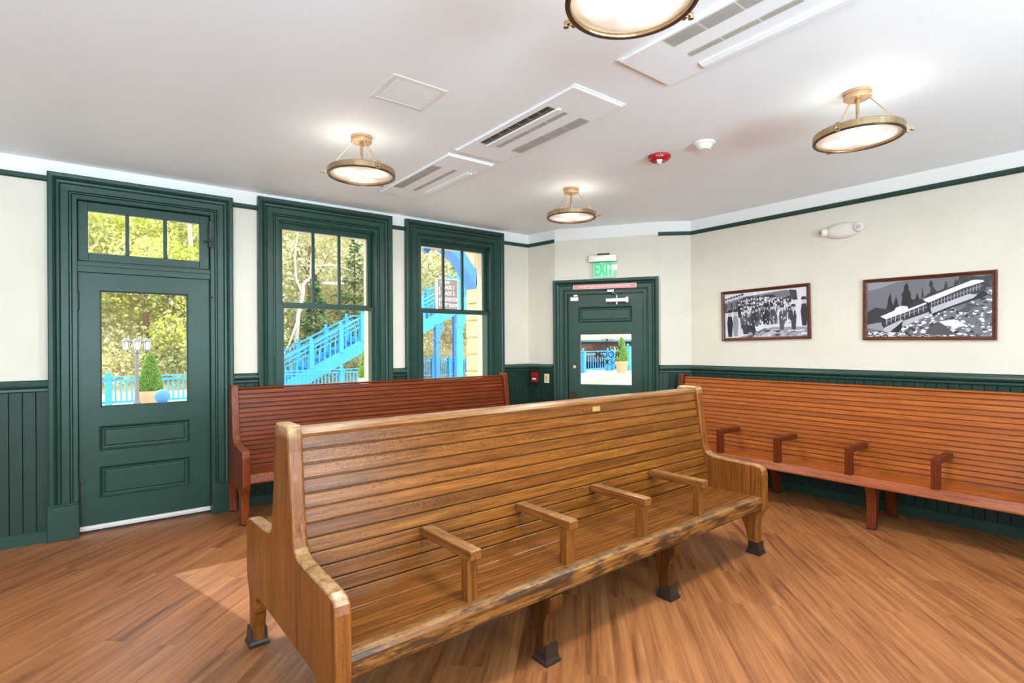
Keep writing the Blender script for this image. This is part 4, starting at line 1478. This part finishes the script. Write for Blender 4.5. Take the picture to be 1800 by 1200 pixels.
def bench_double():
    LB = 3.12
    t = thing('waiting_bench', 'worn golden oak double-sided bench in the foreground, armrests facing the camera', 'bench', (0.600, 2.400, 0.0), math.radians(1.5), 'wooden waiting room benches')
    prof = [(-y, z) for y, z in HALF] + [(y, z) for y, z in reversed(HALF)]
    for x0, x1 in ((0.016, 0.078), (LB - 0.066, LB + 0.008)):
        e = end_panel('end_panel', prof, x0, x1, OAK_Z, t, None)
        for s in (-1, 1):
            shoe(e, (x0 + x1) / 2, s * 0.524)
    X0, X1 = 0.077, LB - 0.065
    g = G()
    slats(g, X0, X1, (-0.058, 1.110), (-0.183, 0.394), 12, 0.0055, 0.022)
    obj('backrest', g, OAK_X, t)
    g = G()
    slats(g, X0, X1, (0.058, 1.110), (0.183, 0.394), 12, 0.0055, -0.022)
    obj('backrest', g, OAK_X, t)
    g = G().prism([(-0.040, 1.092), (-0.062, 1.104), (-0.070, 1.118), (-0.062, 1.132), (-0.03, 1.140), (0.03, 1.140), (0.062, 1.132), (0.070, 1.118), (0.062, 1.104), (0.040, 1.092)], 'x', X0, X1)
    obj('top_rail', g, OAK_RAIL, t)
    for s in (-1, 1):
        g = G()
        slats(g, X0, X1, (s * 0.176, 0.412), (s * 0.252, 0.407), 1, 0.003, -s * 0.026)
        slats(g, X0, X1, (s * 0.252, 0.407), (s * 0.529, 0.416), 9, 0.0012, -s * 0.026)
        obj('seat', g, OAK_SEAT, t, bevel=0.0)
        g = G().prism([(s * 0.530, 0.417), (s * 0.564, 0.418), (s * 0.580, 0.410), (s * 0.588, 0.392), (s * 0.588, 0.346), (s * 0.580, 0.328), (s * 0.562, 0.322), (s * 0.530, 0.322)], 'x', X0, X1)
        obj('seat_nosing', g, OAK_NOSE, t, bevel=0.004)
        obj('seat_apron', G().box(X0, X1, min(s * 0.165, s * 0.53), max(s * 0.165, s * 0.53), 0.345, 0.380), OAK_SEAT, t)
        for x in (0.630, 1.212, 1.800, 2.380):
            g = G().box(x - 0.029, x + 0.029, min(s * 0.150, s * 0.562), max(s * 0.150, s * 0.562), 0.592, 0.637)
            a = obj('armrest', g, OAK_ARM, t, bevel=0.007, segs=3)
            g = G().box(x - 0.026, x + 0.026, min(s * 0.484, s * 0.536), max(s * 0.484, s * 0.536), 0.408, 0.594)
            obj('arm_post', g, OAK_POST, a, bevel=0.004)
        for x in (1.062, 2.040):
            pts = [(0.592, 0.324), (0.592, 0.285), (0.584, 0.258), (0.560, 0.232), (0.548, 0.20), (0.544, 0.12), (0.552, 0.06), (0.556, 0.02), (0.486, 0.02), (0.474, 0.12), (0.452, 0.21), (0.42, 0.28), (0.30, 0.30), (0.18, 0.35), (0.18, 0.374), (0.53, 0.374), (0.53, 0.324)]
            g = G().prism([(s * y, z) for y, z in pts], 'x', x - 0.038, x + 0.038)
            lg = obj('leg', g, OAK_LEG, t, bevel=0.005)
            shoe(lg, x, s * 0.520)
    g = G().box(1.890, 1.958, -0.0735, -0.066, 1.062, 1.092)
    obj('name_plate', g, PLATE, t, rot=(0, 0, 0), bevel=0.001)
    return t


def bench_single(label, loc, rotz, LB, mx, mz, me, arms, legs):
    t = thing('waiting_bench', label, 'bench', (loc[0], loc[1], 0), rotz, 'wooden waiting room benches')
    fr = [(-squeeze(y), z) for y, z in HALF]
    fr = [(y, z - 0.014 if z > 1.1 else z) for y, z in fr]
    rear = [(-0.02, 0.30), (0.0, 0.24), (0.005, 0.10), (-0.002, 0.012), (0.062, 0.012), (0.058, 0.20), (0.034, 0.34), (0.012, 1.146)]
    fr = [(y, 0.012 if abs(z - 0.02) < 1e-6 else z) for y, z in fr]
    prof = fr + [(-0.10, 0.285)] + rear
    for x0, x1 in ((0.0, 0.062), (LB - 0.062, LB)):
        e = end_panel('end_panel', prof, x0, x1, mz, t, None, 0.008)
        for ya, yb in ((-0.465, -0.405), (0.002, 0.056)):
            obj('floor_glide', G().box(x0 + 0.008, x1 - 0.008, ya, yb, 0.0, 0.012), BLACK, e)
    X0, X1 = 0.061, LB - 0.061
    g = G()
    slats(g, X0, X1, (-0.050, 1.100), (-0.164, 0.396), 17, 0.0066, 0.020)
    obj('backrest', g, mx, t)
    g = G().prism([(-0.020, 1.098), (-0.050, 1.100), (-0.058, 1.108), (-0.050, 1.118), (-0.020, 1.120), (0.0, 1.112)], 'x', X0, X1)
    obj('top_rail', g, mx, t)
    g = G()
    slats(g, X0, X1, (-0.150, 0.408), (-0.440, 0.412), 7, 0.002, 0.024)
    obj('seat', g, mx, t)
    g = G().prism([(-0.440, 0.414), (-0.462, 0.417), (-0.474, 0.412), (-0.505, 0.356), (-0.506, 0.346), (-0.498, 0.340), (-0.440, 0.340)], 'x', X0, X1)
    obj('seat_nosing', g, me, t, bevel=0.004)
    obj('seat_apron', G().box(X0, X1, -0.43, -0.20, 0.345, 0.374), mz, t)
    for x in arms:
        g = G().box(x - 0.027, x + 0.027, -0.482, -0.128, 0.594, 0.637)
        a = obj('armrest', g, mz, t, bevel=0.005)
        g = G().box(x - 0.027, x + 0.027, -0.480, -0.428, 0.410, 0.596)
        obj('arm_post', g, mz, a, bevel=0.003)
    for x in legs:
        pts = [(-0.486, 0.346), (-0.486, 0.320), (-0.466, 0.282), (-0.454, 0.22), (-0.452, 0.14), (-0.466, 0.05), (-0.472, 0.012), (-0.412, 0.012), (-0.398, 0.14), (-0.385, 0.24), (-0.35, 0.31), (-0.30, 0.346)]
        g = G().prism(pts, 'x', x - 0.034, x + 0.034)
        lg = obj('leg', g, mz, t, bevel=0.004)
        obj('floor_glide', G().box(x - 0.026, x + 0.026, -0.466, -0.418, 0.0, 0.012), BLACK, lg)
        pts = [(-0.09, 0.346), (-0.02, 0.346), (0.02, 0.25), (0.058, 0.10), (0.066, 0.012), (0.008, 0.012), (-0.01, 0.10), (-0.05, 0.22)]
        g = G().prism(pts, 'x', x - 0.034, x + 0.034)
        lg = obj('leg', g, mz, t, bevel=0.004)
        obj('floor_glide', G().box(x - 0.026, x + 0.026, 0.014, 0.060, 0.0, 0.012), BLACK, lg)
    return t


bench_double()
bench_single('dark red-brown wooden bench under the windows, behind the foreground bench', (0.938, 5.352), 0.0, 3.07, MAH_X, MAH_Z, MAH_Z, (), (1.03, 2.04))
bench_single('cherry red-brown wooden bench along the right wall under the photographs', (5.330, 3.668), -PI / 2, 3.10, CHE_X, CHE_Z, CHE_N, (0.735, 1.300, 1.885, 2.460), (1.06, 2.04))

# ------------------------------------------------------------------ outside
GZ = -0.30
LEAF_Y = leaf_material('spring_leaves', [rgb(150, 158, 66), rgb(196, 202, 92), rgb(224, 226, 130), rgb(236, 232, 168), rgb(206, 188, 140)], 0.5)
LEAF_O = leaf_material('olive_leaves', [rgb(104, 114, 76), rgb(162, 166, 112), rgb(206, 202, 152), rgb(232, 222, 192), rgb(214, 192, 166)], 0.45)
LEAF_S = leaf_material('spruce_needles', [rgb(74, 96, 66), rgb(116, 142, 96), rgb(160, 180, 128)], 0.35)
LEAF_B = leaf_material('clipped_evergreen', [rgb(84, 122, 56), rgb(136, 176, 86), rgb(182, 210, 124)], 0.4)
HILL = plain('hill_soil', rgb(164, 150, 108), 0.95, var=0.3, vscale=0.6)

structure(obj('ground_paving', G().box(-30, 70, 5.74, 75, GZ - 0.2, GZ), CONC), 'pale sunlit paving outside the windows', 'ground')
g = G().box(-6.8, 4.6, 5.75, 6.40, 2.96, 3.12)
structure(obj('roof_eave', g, CREAMX), 'cream roof eave over the windows outside', 'roof')


def hill_z(x, y):
    t = max(0.0, y - 26.5)
    fade = min(1.0, max(0.0, (0.92 * y - x) / 3.0))
    t *= fade
    z = GZ + 0.62 * t + 0.5 * math.sin(x * 0.31 + y * 0.2) * min(1, t / 4) + 0.35 * math.sin(x * 0.83 - y * 0.5) * min(1, t / 4)
    return z


g = G()
nx, ny = 60, 34
vs = []
for j in range(ny + 1):
    for i in range(nx + 1):
        x = -12 + 64 * i / nx
        y = 26.0 + 36 * j / ny
        vs.append((x, y, hill_z(x, y)))
g.add(vs, [(j * (nx + 1) + i, j * (nx + 1) + i + 1, (j + 1) * (nx + 1) + i + 1, (j + 1) * (nx + 1) + i) for j in range(ny) for i in range(nx)])
structure(obj('hillside', g, HILL), 'steep wooded hillside behind the stairs', 'hill')


def leaf_clump(g, rnd, c, rx, rz, n, s):
    if c[0] > 0.82 * c[1]:
        return
    for _ in range(n):
        th = rnd.uniform(0, 2 * PI)
        ph = math.acos(rnd.uniform(-0.5, 1))
        r = rnd.uniform(0.72, 1.05)
        p = Vector((c[0] + rx * r * math.sin(ph) * math.cos(th), c[1] + rx * r * math.sin(ph) * math.sin(th), c[2] + rz * r * math.cos(ph)))
        a = Vector((rnd.gauss(0, 1), rnd.gauss(0, 1), rnd.gauss(0, 1))).normalized()
        b = a.cross(Vector((rnd.gauss(0, 1), rnd.gauss(0, 1), rnd.gauss(0, 1)))).normalized()
        k = s * rnd.uniform(0.6, 1.4)
        w = k * 0.62
        g.add([p - a * k, p + b * w, p + a * k, p - b * w], [(0, 1, 2, 3)])


def foliage(name, label, mat, seed, spots, s, per):
    rnd = random.Random(seed)
    g = G()
    for x, y, z, rx, rz in spots(rnd):
        leaf_clump(g, rnd, (x, y, z), rx, rz, per, s)
    return tag(obj(name, g, mat), label, 'foliage', None, 'stuff')


def spots_low(rnd):
    o = []
    for _ in range(560):
        y = 26.4 + 22 * rnd.random() ** 1.5
        f = y / 27.0
        x = rnd.uniform(-4 * f, 22 * f)
        r = rnd.uniform(0.5, 1.3)
        if y < 28 and 5 < x < 18:
            r *= 0.6
        o.append((x, y, hill_z(x, y) + r * 0.4, r, r * rnd.uniform(0.7, 1.3)))
    return o


def spots_high(rnd):
    o = []
    for _ in range(420):
        y = rnd.uniform(29, 50)
        f = y / 27.0
        x = rnd.uniform(-4 * f, 20 * f)
        r = rnd.uniform(0.8, 1.9)
        o.append((x, y, hill_z(x, y) + rnd.uniform(0.6, 5.5), r, r * rnd.uniform(0.8, 1.4)))
    return o


def spots_left(rnd):
    o = []
    for _ in range(330):
        y = rnd.uniform(27.5, 46)
        f = y / 27.0
        x = rnd.uniform(-3.5 * f, 6.2 * f)
        r = rnd.uniform(0.5, 1.4)
        o.append((x, y, hill_z(x, y) + rnd.uniform(0.2, 6.0), r, r * rnd.uniform(0.8, 1.5)))
    return o


foliage('undergrowth', 'olive and tan undergrowth covering the hillside', LEAF_O, 11, spots_low, 0.085, 130)
foliage('tree_foliage', 'massed tree foliage high on the hillside', LEAF_O, 12, spots_high, 0.11, 170)
foliage('spring_foliage', 'bright yellow-green spring foliage behind the panelled door', LEAF_Y, 13, spots_left, 0.085, 230)


def bare_tree(label, base, trunk, branches, r, mat, group=None):
    t = thing('bare_tree', label, 'tree', base, 0, group)
    obj('trunk', G().tube(trunk, r, 8, 0.55), mat, t)
    for b in branches:
        obj('branch', G().tube(b, r * 0.5, 6, 0.4), mat, t)
    return t


by = 27.6
bz = hill_z(7.9, by)
bare_tree('pale bare tree forking behind the blue stairs, seen in the first window', (7.9, by, bz),
          [(0, 0, -0.3), (-0.06, 0, 1.2), (0.05, 0, 2.6), (0.28, 0, 3.6), (0.30, 0, 4.2)],
          [[(0.28, 0, 3.6), (0.02, 0.2, 4.4), (-0.05, 0.2, 5.6), (0.15, 0.2, 7.0)], [(0.30, 0, 4.1), (0.62, -0.2, 4.55), (0.85, -0.2, 5.1), (1.9, -0.3, 5.2), (2.6, -0.3, 5.0)], [(0.62, -0.2, 4.55), (0.7, 0, 5.6), (0.9, 0, 6.8)], [(0.0, 0, 0.9), (-0.35, -0.2, 1.0), (-0.7, -0.3, 0.2)], [(-0.02, 0, 2.2), (-0.45, -0.3, 1.2), (-0.95, -0.5, 0.3)]], 0.13, BARK)
for i, (x, y, h, m, lb) in enumerate(((-0.6, 29.5, 6.5, BARK, 'pale thin trunk at the left edge of the door pane'), (1.75, 29.5, 2.6, BARKD, 'dark snapped trunk behind the street lamp'), (3.55, 29.5, 7.5, BARK, 'pale straight trunk at the right of the door pane'), (9.35, 30.5, 5.0, BARKD, 'red-brown trunk behind the blue stairs'), (15.2, 31.0, 8.5, BARK, 'pale slender trunk seen in the second window'))):
    z = hill_z(x, y)
    bare_tree(lb, (x, y, z), [(0, 0, -0.3), (0.08, 0, h * 0.4), (-0.05, 0, h * 0.75), (0.1, 0, h)], [[(0.0, 0, h * 0.6), (0.6, -0.2, h * 0.72), (1.0, -0.2, h * 0.9)], [(0, 0, h * 0.7), (-0.5, 0.1, h * 0.85), (-0.6, 0.1, h * 1.05)]], 0.14, m)


def spruce(label, x, y, h, r, seed):
    rnd = random.Random(seed)
    z = hill_z(x, y)
    t = thing('spruce_tree', label, 'tree', (x, y, z))
    obj('trunk', G().tube([(0, 0, -0.2), (0, 0, h * 0.95)], 0.12, 8, 0.2), BARKD, t)
    g = G()
    for _ in range(1500):
        q = rnd.random() ** 0.7
        zz = h * (1 - q) + 0.3
        tier = 0.75 + 0.25 * math.sin(zz * 7)
        rr = r * q * tier * rnd.uniform(0.55, 1.05)
        a = rnd.uniform(0, 2 * PI)
        p = Vector((rr * math.cos(a), rr * math.sin(a), zz - rr * 0.25))
        d = Vector((math.cos(a), math.sin(a), -0.35 + rnd.uniform(-.2, .2))) * rnd.uniform(0.12, 0.26)
        w = Vector((-math.sin(a), math.cos(a), rnd.uniform(-.4, .4))) * 0.07
        g.add([p - w, p + d, p + w, p - d * 0.4], [(0, 1, 2, 3)])
    obj('needles', g, LEAF_S, t)
    return t


spruce('blue-green spruce standing low behind the stair rails', 9.0, 28.2, 4.0, 1.7, 3)
spruce('blue-green spruce at the right of the first window', 11.6, 29.5, 6.0, 2.1, 5)


# railings: posts, rails, balusters
def post_mesh(h, w=0.09):
    g = G().box(-w, w, -w, w, 0, h - 0.16)
    g.box(-w - 0.02, w + 0.02, -w - 0.02, w + 0.02, h - 0.16, h - 0.12)
    g.lathe([(0.0, h + 0.06), (0.05, h + 0.05), (0.075, h), (0.06, h - 0.06), (0.07, h - 0.12)], 12)
    return g


def railing(label, x0, y0, x1, y1, z, h, posts, step, w=0.09):
    d = Vector((x1 - x0, y1 - y0))
    ln = d.length
    t = thing('railing', label, 'railing', (x0, y0, z), math.atan2(d.y, d.x), 'blue wooden platform railings')
    pm = post_mesh(h * 1.1, w).mesh('post', [BLUE])
    for p in posts:
        obj('post', pm, BLUE, t, (p, 0, 0))
    for a, b, k in ((h * 0.97, h * 1.0 + 0.01, 0.07), (h * 0.83, h * 0.90, 0.04), (h * 0.10, h * 0.17, 0.04)):
        obj('handrail', G().box(0, ln, -k, k, a, b), BLUE, t)
    bm_ = G().box(-0.022, 0.022, -0.022, 0.022, h * 0.16, h * 0.84).mesh('baluster', [BLUE])
    n = int(ln / step)
    for i in range(1, n):
        if min([abs(i * step - p) for p in posts] + [9]) > w + 0.02:
            obj('baluster', bm_, BLUE, t, (i * step, 0, 0))
    return t


railing('long sky-blue railing across the paving in front of the stairs', -0.9, 20.2, 10.5, 20.2, GZ, 0.90, [0.0, 1.18, 3.55, 5.93, 8.3, 10.68], 0.135)
railing('sky-blue railing below the bridge, seen in the second window', 12.6, 26.0, 18.0, 26.0, GZ, 1.06, [0.0, 0.9, 2.05, 3.1, 3.6, 5.2], 0.15, 0.10)
railing('sky-blue railing beyond the exit door glass, left of the potted shrub', 23.0, 23.6, 28.2, 25.0, GZ, 1.34, [0.0, 1.25, 4.6, 5.3], 0.32, 0.14)
railing('short sky-blue railing beyond the exit door glass, right of the potted shrub', 28.6, 24.0, 31.5, 24.6, GZ, 1.6, [0.0, 2.8], 0.22, 0.16)

# footbridge stairs
fb = thing('footbridge_stairs', 'sky-blue footbridge stairs climbing to the right outside the windows', 'stairs', (0, 24.0, 0))
SL = 0.53


def line1(x):
    return 0.537 + SL * (x - 7.45)


def line2(x):
    return 1.92 + SL * (x - 11.5)


def flight(xa, xb, fn, posts):
    for y in (0.0, 2.0):
        g = G().prism([(xa, fn(xa) - 0.62), (xb, fn(xb) - 0.62), (xb, fn(xb) + 0.02), (xa, fn(xa) + 0.02)], 'y', y - 0.05, y + 0.05)
        obj('stringer', g, BLUE, fb)
        for a, b, k in ((1.02, 1.10, 0.07), (0.82, 0.89, 0.05), (0.62, 0.67, 0.04)):
            g = G().prism([(xa, fn(xa) + a), (xb, fn(xb) + a), (xb, fn(xb) + b), (xa, fn(xa) + b)], 'y', y - k, y + k)
            obj('handrail', g, BLUE, fb)
        pm = post_mesh(1.30, 0.10).mesh('post', [BLUE])
        for p in posts:
            obj('post', pm, BLUE, fb, (p, y, fn(p) - 0.05))
        bm_ = G().box(-0.03, 0.03, -0.03, 0.03, 0.0, 0.64).mesh('baluster', [BLUE])
        x = xa + 0.12
        while x < xb:
            obj('baluster', bm_, BLUE, fb, (x, y, fn(x)))
            x += 0.24
    n = int((xb - xa) / 0.34)
    tr = G().box(-0.19, 0.17, -0.02, 2.02, -0.04, 0.0).mesh('tread', [BLUED])
    for i in range(n):
        x = xa + (i + 0.5) * (xb - xa) / n
        obj('tread', tr, BLUED, fb, (x, 0, fn(x) - 0.12))


flight(6.0, 10.05, line1, (6.15, 7.45, 8.77, 9.78))
flight(11.5, 17.2, line2, (11.6, 12.9, 14.3, 15.7, 17.0))
g = G().box(10.0, 11.55, -0.08, 2.08, 1.52, 1.92)
obj('landing', g, BLUE, fb)
for y in (0.0, 2.0):
    for z in (2.94, 2.72):
        obj('handrail', G().box(10.0, 11.55, y - 0.05, y + 0.05, z, z + 0.08), BLUE, fb)
    bm_ = G().box(-0.03, 0.03, -0.03, 0.03, 1.92, 2.76).mesh('baluster', [BLUE])
    for k in range(6):
        obj('baluster', bm_, BLUE, fb, (10.2 + k * 0.23, y, 0))
for x, y, top in ((13.75, 0.0, 2.55), (16.06, 0.0, 3.75), (13.75, 2.0, 2.55), (16.06, 2.0, 3.75), (11.4, 0.0, 1.55)):
    g = G().box(x - 0.11, x + 0.11, y - 0.11, y + 0.11, GZ, top)
    g.box(x - 0.15, x + 0.15, y - 0.15, y + 0.15, 1.66, 1.80)
    g.prism([(x + 0.11, top), (x + 0.42, top), (x + 0.36, top - 0.25), (x + 0.11, top - 0.75)], 'y', y - 0.06, y + 0.06)
    obj('support_post', g, BLUED, fb)

# direction board on its blue post
sp = thing('direction_board', 'taupe direction board with white words on a blue post outside the second window', 'sign', (8.02, 14.0, 0))
obj('board', G().box(0.0, 0.72, -0.03, 0.03, 2.48, 3.48), TAUPE, sp)
obj('board_frame', G().mitre(0.01, 0.71, 2.49, 3.47, [(0.0, -0.02), (0.0, 0.045), (0.022, 0.045), (0.022, -0.03)], closed=True), SIGNW, sp)
g = G().box(0.74, 0.88, -0.07, 0.07, GZ, 3.85)
g.box(0.72, 0.90, -0.09, 0.09, 2.05, 2.14)
g.prism([(0.88, 2.46), (1.02, 2.46), (1.05, 2.34), (0.98, 2.28), (0.98, 2.14), (0.88, 2.06)], 'y', -0.05, 0.05)
obj('post', g, BLUE, sp)
for z, s, w in ((3.375, 'STATION', 0.62), (3.225, 'TRACK 1', 0.80), (3.045, 'TRACK 2', 0.80), (2.865, 'RESTROOMS', 0.80), (2.685, 'GIFT SHOP', 0.80)):
    text('lettering', s, 0.150 if z < 3.3 else 0.12, SIGNW, sp, (0.125, -0.032, z), (PI / 2, 0, 0), 0.002, w, 'LEFT', 0.0)
for z, dn in ((3.135, -1), (2.76, 1)):
    g = G().box(0.070, 0.090, -0.036, -0.030, z - 0.10, z + 0.10)
    g.prism([(0.045, z + dn * 0.08), (0.115, z + dn * 0.08), (0.080, z + dn * 0.15)], 'y', -0.036, -0.030)
    obj('arrow', g, SIGNW, sp)


# potted clipped shrubs
def potted(label, x, y, rp, hp, rc, hc, mat, seed):
    t = thing('potted_shrub', label, 'potted plant', (x, y, GZ), 0, 'clipped shrubs in pots outside')
    g = G().lathe([(0.0, 0.0), (rp * 0.72, 0.0), (rp * 0.95, hp * 0.72), (rp * 0.97, hp * 0.78), (rp, hp * 0.8), (rp, hp), (rp * 0.9, hp), (rp * 0.88, hp * 0.92), (0.0, hp * 0.9)], 32)
    obj('pot', g, mat, t)
    rnd = random.Random(seed)
    g = G()

    def rad(q):
        return rc * (1 - q) ** 0.55 * (1.0 if q > 0.12 else 0.86 + q)
    for _ in range(3600):
        q = rnd.random() ** 1.35
        a = rnd.uniform(0, 2 * PI)
        rr = rad(q) * rnd.uniform(0.82, 1.04)
        p = Vector((rr * math.cos(a), rr * math.sin(a), hp * 0.95 + hc * q))
        n = Vector((math.cos(a), math.sin(a), 0.6)).normalized()
        u = n.cross(Vector((rnd.gauss(0, 1), rnd.gauss(0, 1), rnd.gauss(0, 1)))).normalized()
        v = (n * rnd.uniform(0.2, 1.0) + Vector((0, 0, 0.5))).normalized()
        k = hc * 0.030 * rnd.uniform(0.7, 1.3)
        g.add([p - u * k * 0.6, p + v * k, p + u * k * 0.6, p - v * k], [(0, 1, 2, 3)])
    obj('foliage', g, LEAF_B, t)
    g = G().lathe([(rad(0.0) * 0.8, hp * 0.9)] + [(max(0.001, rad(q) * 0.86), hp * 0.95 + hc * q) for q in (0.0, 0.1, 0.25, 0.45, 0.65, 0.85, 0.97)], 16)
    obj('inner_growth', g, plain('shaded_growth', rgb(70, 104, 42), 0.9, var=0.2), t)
    return t


potted('clipped cone shrub in a terracotta pot beside the street lamp', 1.03, 15.65, 0.29, 0.73, 0.285, 0.90, TERRA, 1)
potted('clipped cone shrub in a pale pot at the right of the first window', 7.20, 17.25, 0.30, 0.72, 0.33, 1.12, plain('white_pot', rgb(238, 234, 226), 0.6, var=0.02), 2)
potted('clipped cone shrub in a large pale pot beyond the exit door glass', 25.5, 21.9, 0.40, 0.74, 0.42, 1.50, TERRA, 3)

bo = thing('ball_bollard', 'blue ball finial on a short blue post beside the terracotta pot', 'bollard', (1.16, 14.3, GZ))
obj('ball', G().lathe([(0.001, 0.83)] + [(0.155 * math.sin(a), 0.68 + 0.155 * math.cos(a)) for a in [i * PI / 16 for i in range(1, 16)]] + [(0.001, 0.525)], 28), BLUED, bo, smooth=True)
obj('post', G().box(-0.09, 0.09, -0.09, 0.09, 0.0, 0.50), BLUE, bo)
obj('cap_plate', G().box(-0.13, 0.13, -0.13, 0.13, 0.49, 0.535), BLUE, bo)

lp = thing('street_lamp', 'grey three-lantern street lamp on the paving outside the door pane', 'street lamp', (0.74, 15.2, GZ))
g = G().lathe([(0.0, 0.0), (0.11, 0.0), (0.11, 0.10), (0.075, 0.14), (0.065, 0.45), (0.075, 0.47), (0.075, 0.51), (0.05, 0.54), (0.036, 1.0), (0.030, 1.62), (0.045, 1.64), (0.045, 1.67), (0.0, 1.70)], 20)
g.tube([(-0.20, 0, 1.70), (-0.1, 0, 1.64), (0, 0, 1.66), (0.1, 0, 1.64), (0.20, 0, 1.70)], 0.014)
g.tube([(0, -0.02, 1.62), (0, -0.10, 1.66), (0, -0.14, 1.70)], 0.014)
obj('lamp_post', g, GREYL, lp)
for x, y in ((-0.20, 0.0), (0.0, -0.14), (0.20, 0.0)):
    g = G().lathe([(0.0, 2.04), (0.012, 2.02), (0.010, 1.99), (0.05, 1.975), (0.108, 1.925), (0.108, 1.912), (0.0, 1.912)], 16, (x, y, 0))
    g.lathe([(0.06, 1.702), (0.066, 1.72), (0.0, 1.722)], 12, (x, y, 0))
    for k in range(6):
        a = 2 * PI * k / 6
        g.tube([(x + 0.062 * math.cos(a), y + 0.062 * math.sin(a), 1.715), (x + 0.085 * math.cos(a), y + 0.085 * math.sin(a), 1.92)], 0.006, 5)
    ln_ = obj('lantern', g, GREYL, lp)
    obj('lantern_glass', G().lathe([(0.055, 1.72), (0.078, 1.91)], 12, (x, y, 0)), plain('frosted_lantern_glass', rgb(232, 226, 206), 0.4, var=0.02), ln_)

# tan wing of the station at the right of the second window
tw = thing('station_wing', 'tan sided corner of the station wing with blue brackets outside the second window', 'building', (4.87, 7.2, 0))
g = G()
z = GZ
while z < 3.3:
    g.prism([(-0.018, z), (0.16, z), (0.16, z + 0.268), (0.0, z + 0.268)], 'y', 0.0, 0.30)
    z += 0.275
obj('siding', g, TANX, tw)
obj('corner_board', G().box(0.150, 0.30, -0.03, 0.30, GZ, 3.3), BLUED, tw)
g = G().prism([(0.0, 2.66), (0.0, 3.25), (-0.47, 3.25)], 'y', 0.02, 0.28)
obj('gable_panel', g, TANX, tw)
g = G().prism([(0.0, 2.68), (0.0, 2.40), (-0.03, 2.44), (-0.31, 2.84), (-0.52, 2.97), (-0.95, 3.25), (-0.45, 3.25)], 'y', 0.0, 0.30)
obj('brace', g, BLUED, tw)

eb = thing('eave_bracket', 'small curved blue bracket under the eave outside the second window', 'bracket', (3.56, 6.32, 2.965))
pts = [(-0.13, 0.0), (-0.145, -0.08), (-0.12, -0.22), (-0.07, -0.25), (-0.02, -0.20), (0.02, -0.10), (0.10, -0.03), (0.20, 0.0)]
obj('bracket', G().prism(pts, 'y', 0.0, 0.06), BLUED, eb)
pts = [(0.0, -0.22), (0.03, -0.22), (0.07, -0.12), (0.15, -0.05), (0.26, -0.02), (0.26, 0.0), (0.20, 0.0), (0.10, -0.03), (0.02, -0.10)]
obj('moulding', G().prism(pts, 'y', 0.0, 0.06), plain('red_and_cream_moulding', rgb(226, 190, 176), 0.5, var=0.05), eb)

# far building and kerb seen through the exit door
fbd = thing('shop_building', 'cream building with a brown lower wall beyond the exit door glass', 'building', (41.0, 37.5, GZ), math.atan2(-0.61, 0.79))
obj('lower_wall', G().box(-14, 14, 0.0, 4.0, 0.0, 2.05), plain('brown_wall', rgb(112, 72, 52), 0.8, var=0.25, vscale=0.8), fbd)
obj('upper_wall', G().box(-14, 14, -0.6, 4.0, 2.25, 6.5), CREAMX, fbd)
obj('fascia', G().box(-14, 3, -0.75, 4.0, 2.05, 2.27), plain('teal_fascia', rgb(96, 150, 160), 0.6, var=0.04), fbd)
for k in range(6):
    obj('window_band', G().box(-12 + k * 4.2, -10.2 + k * 4.2, -0.05, 0.05, 0.9, 1.55), CREAMX if k % 2 else plain('brick_red', rgb(150, 84, 62), 0.8, var=0.1), fbd)
kb = tag(obj('kerb', G().box(-5, 5, -0.25, 0.25, 0.0, 0.12), plain('tan_kerb', rgb(214, 178, 132), 0.8, var=0.05)), 'tan kerb along the platform edge beyond the exit door glass', 'kerb')
kb.location = (19.9, 18.3, GZ)
kb.rotation_euler = (0, 0, math.atan2(21.0 - 19.0, 23.6 - 19.0) * 0 + 0.50)
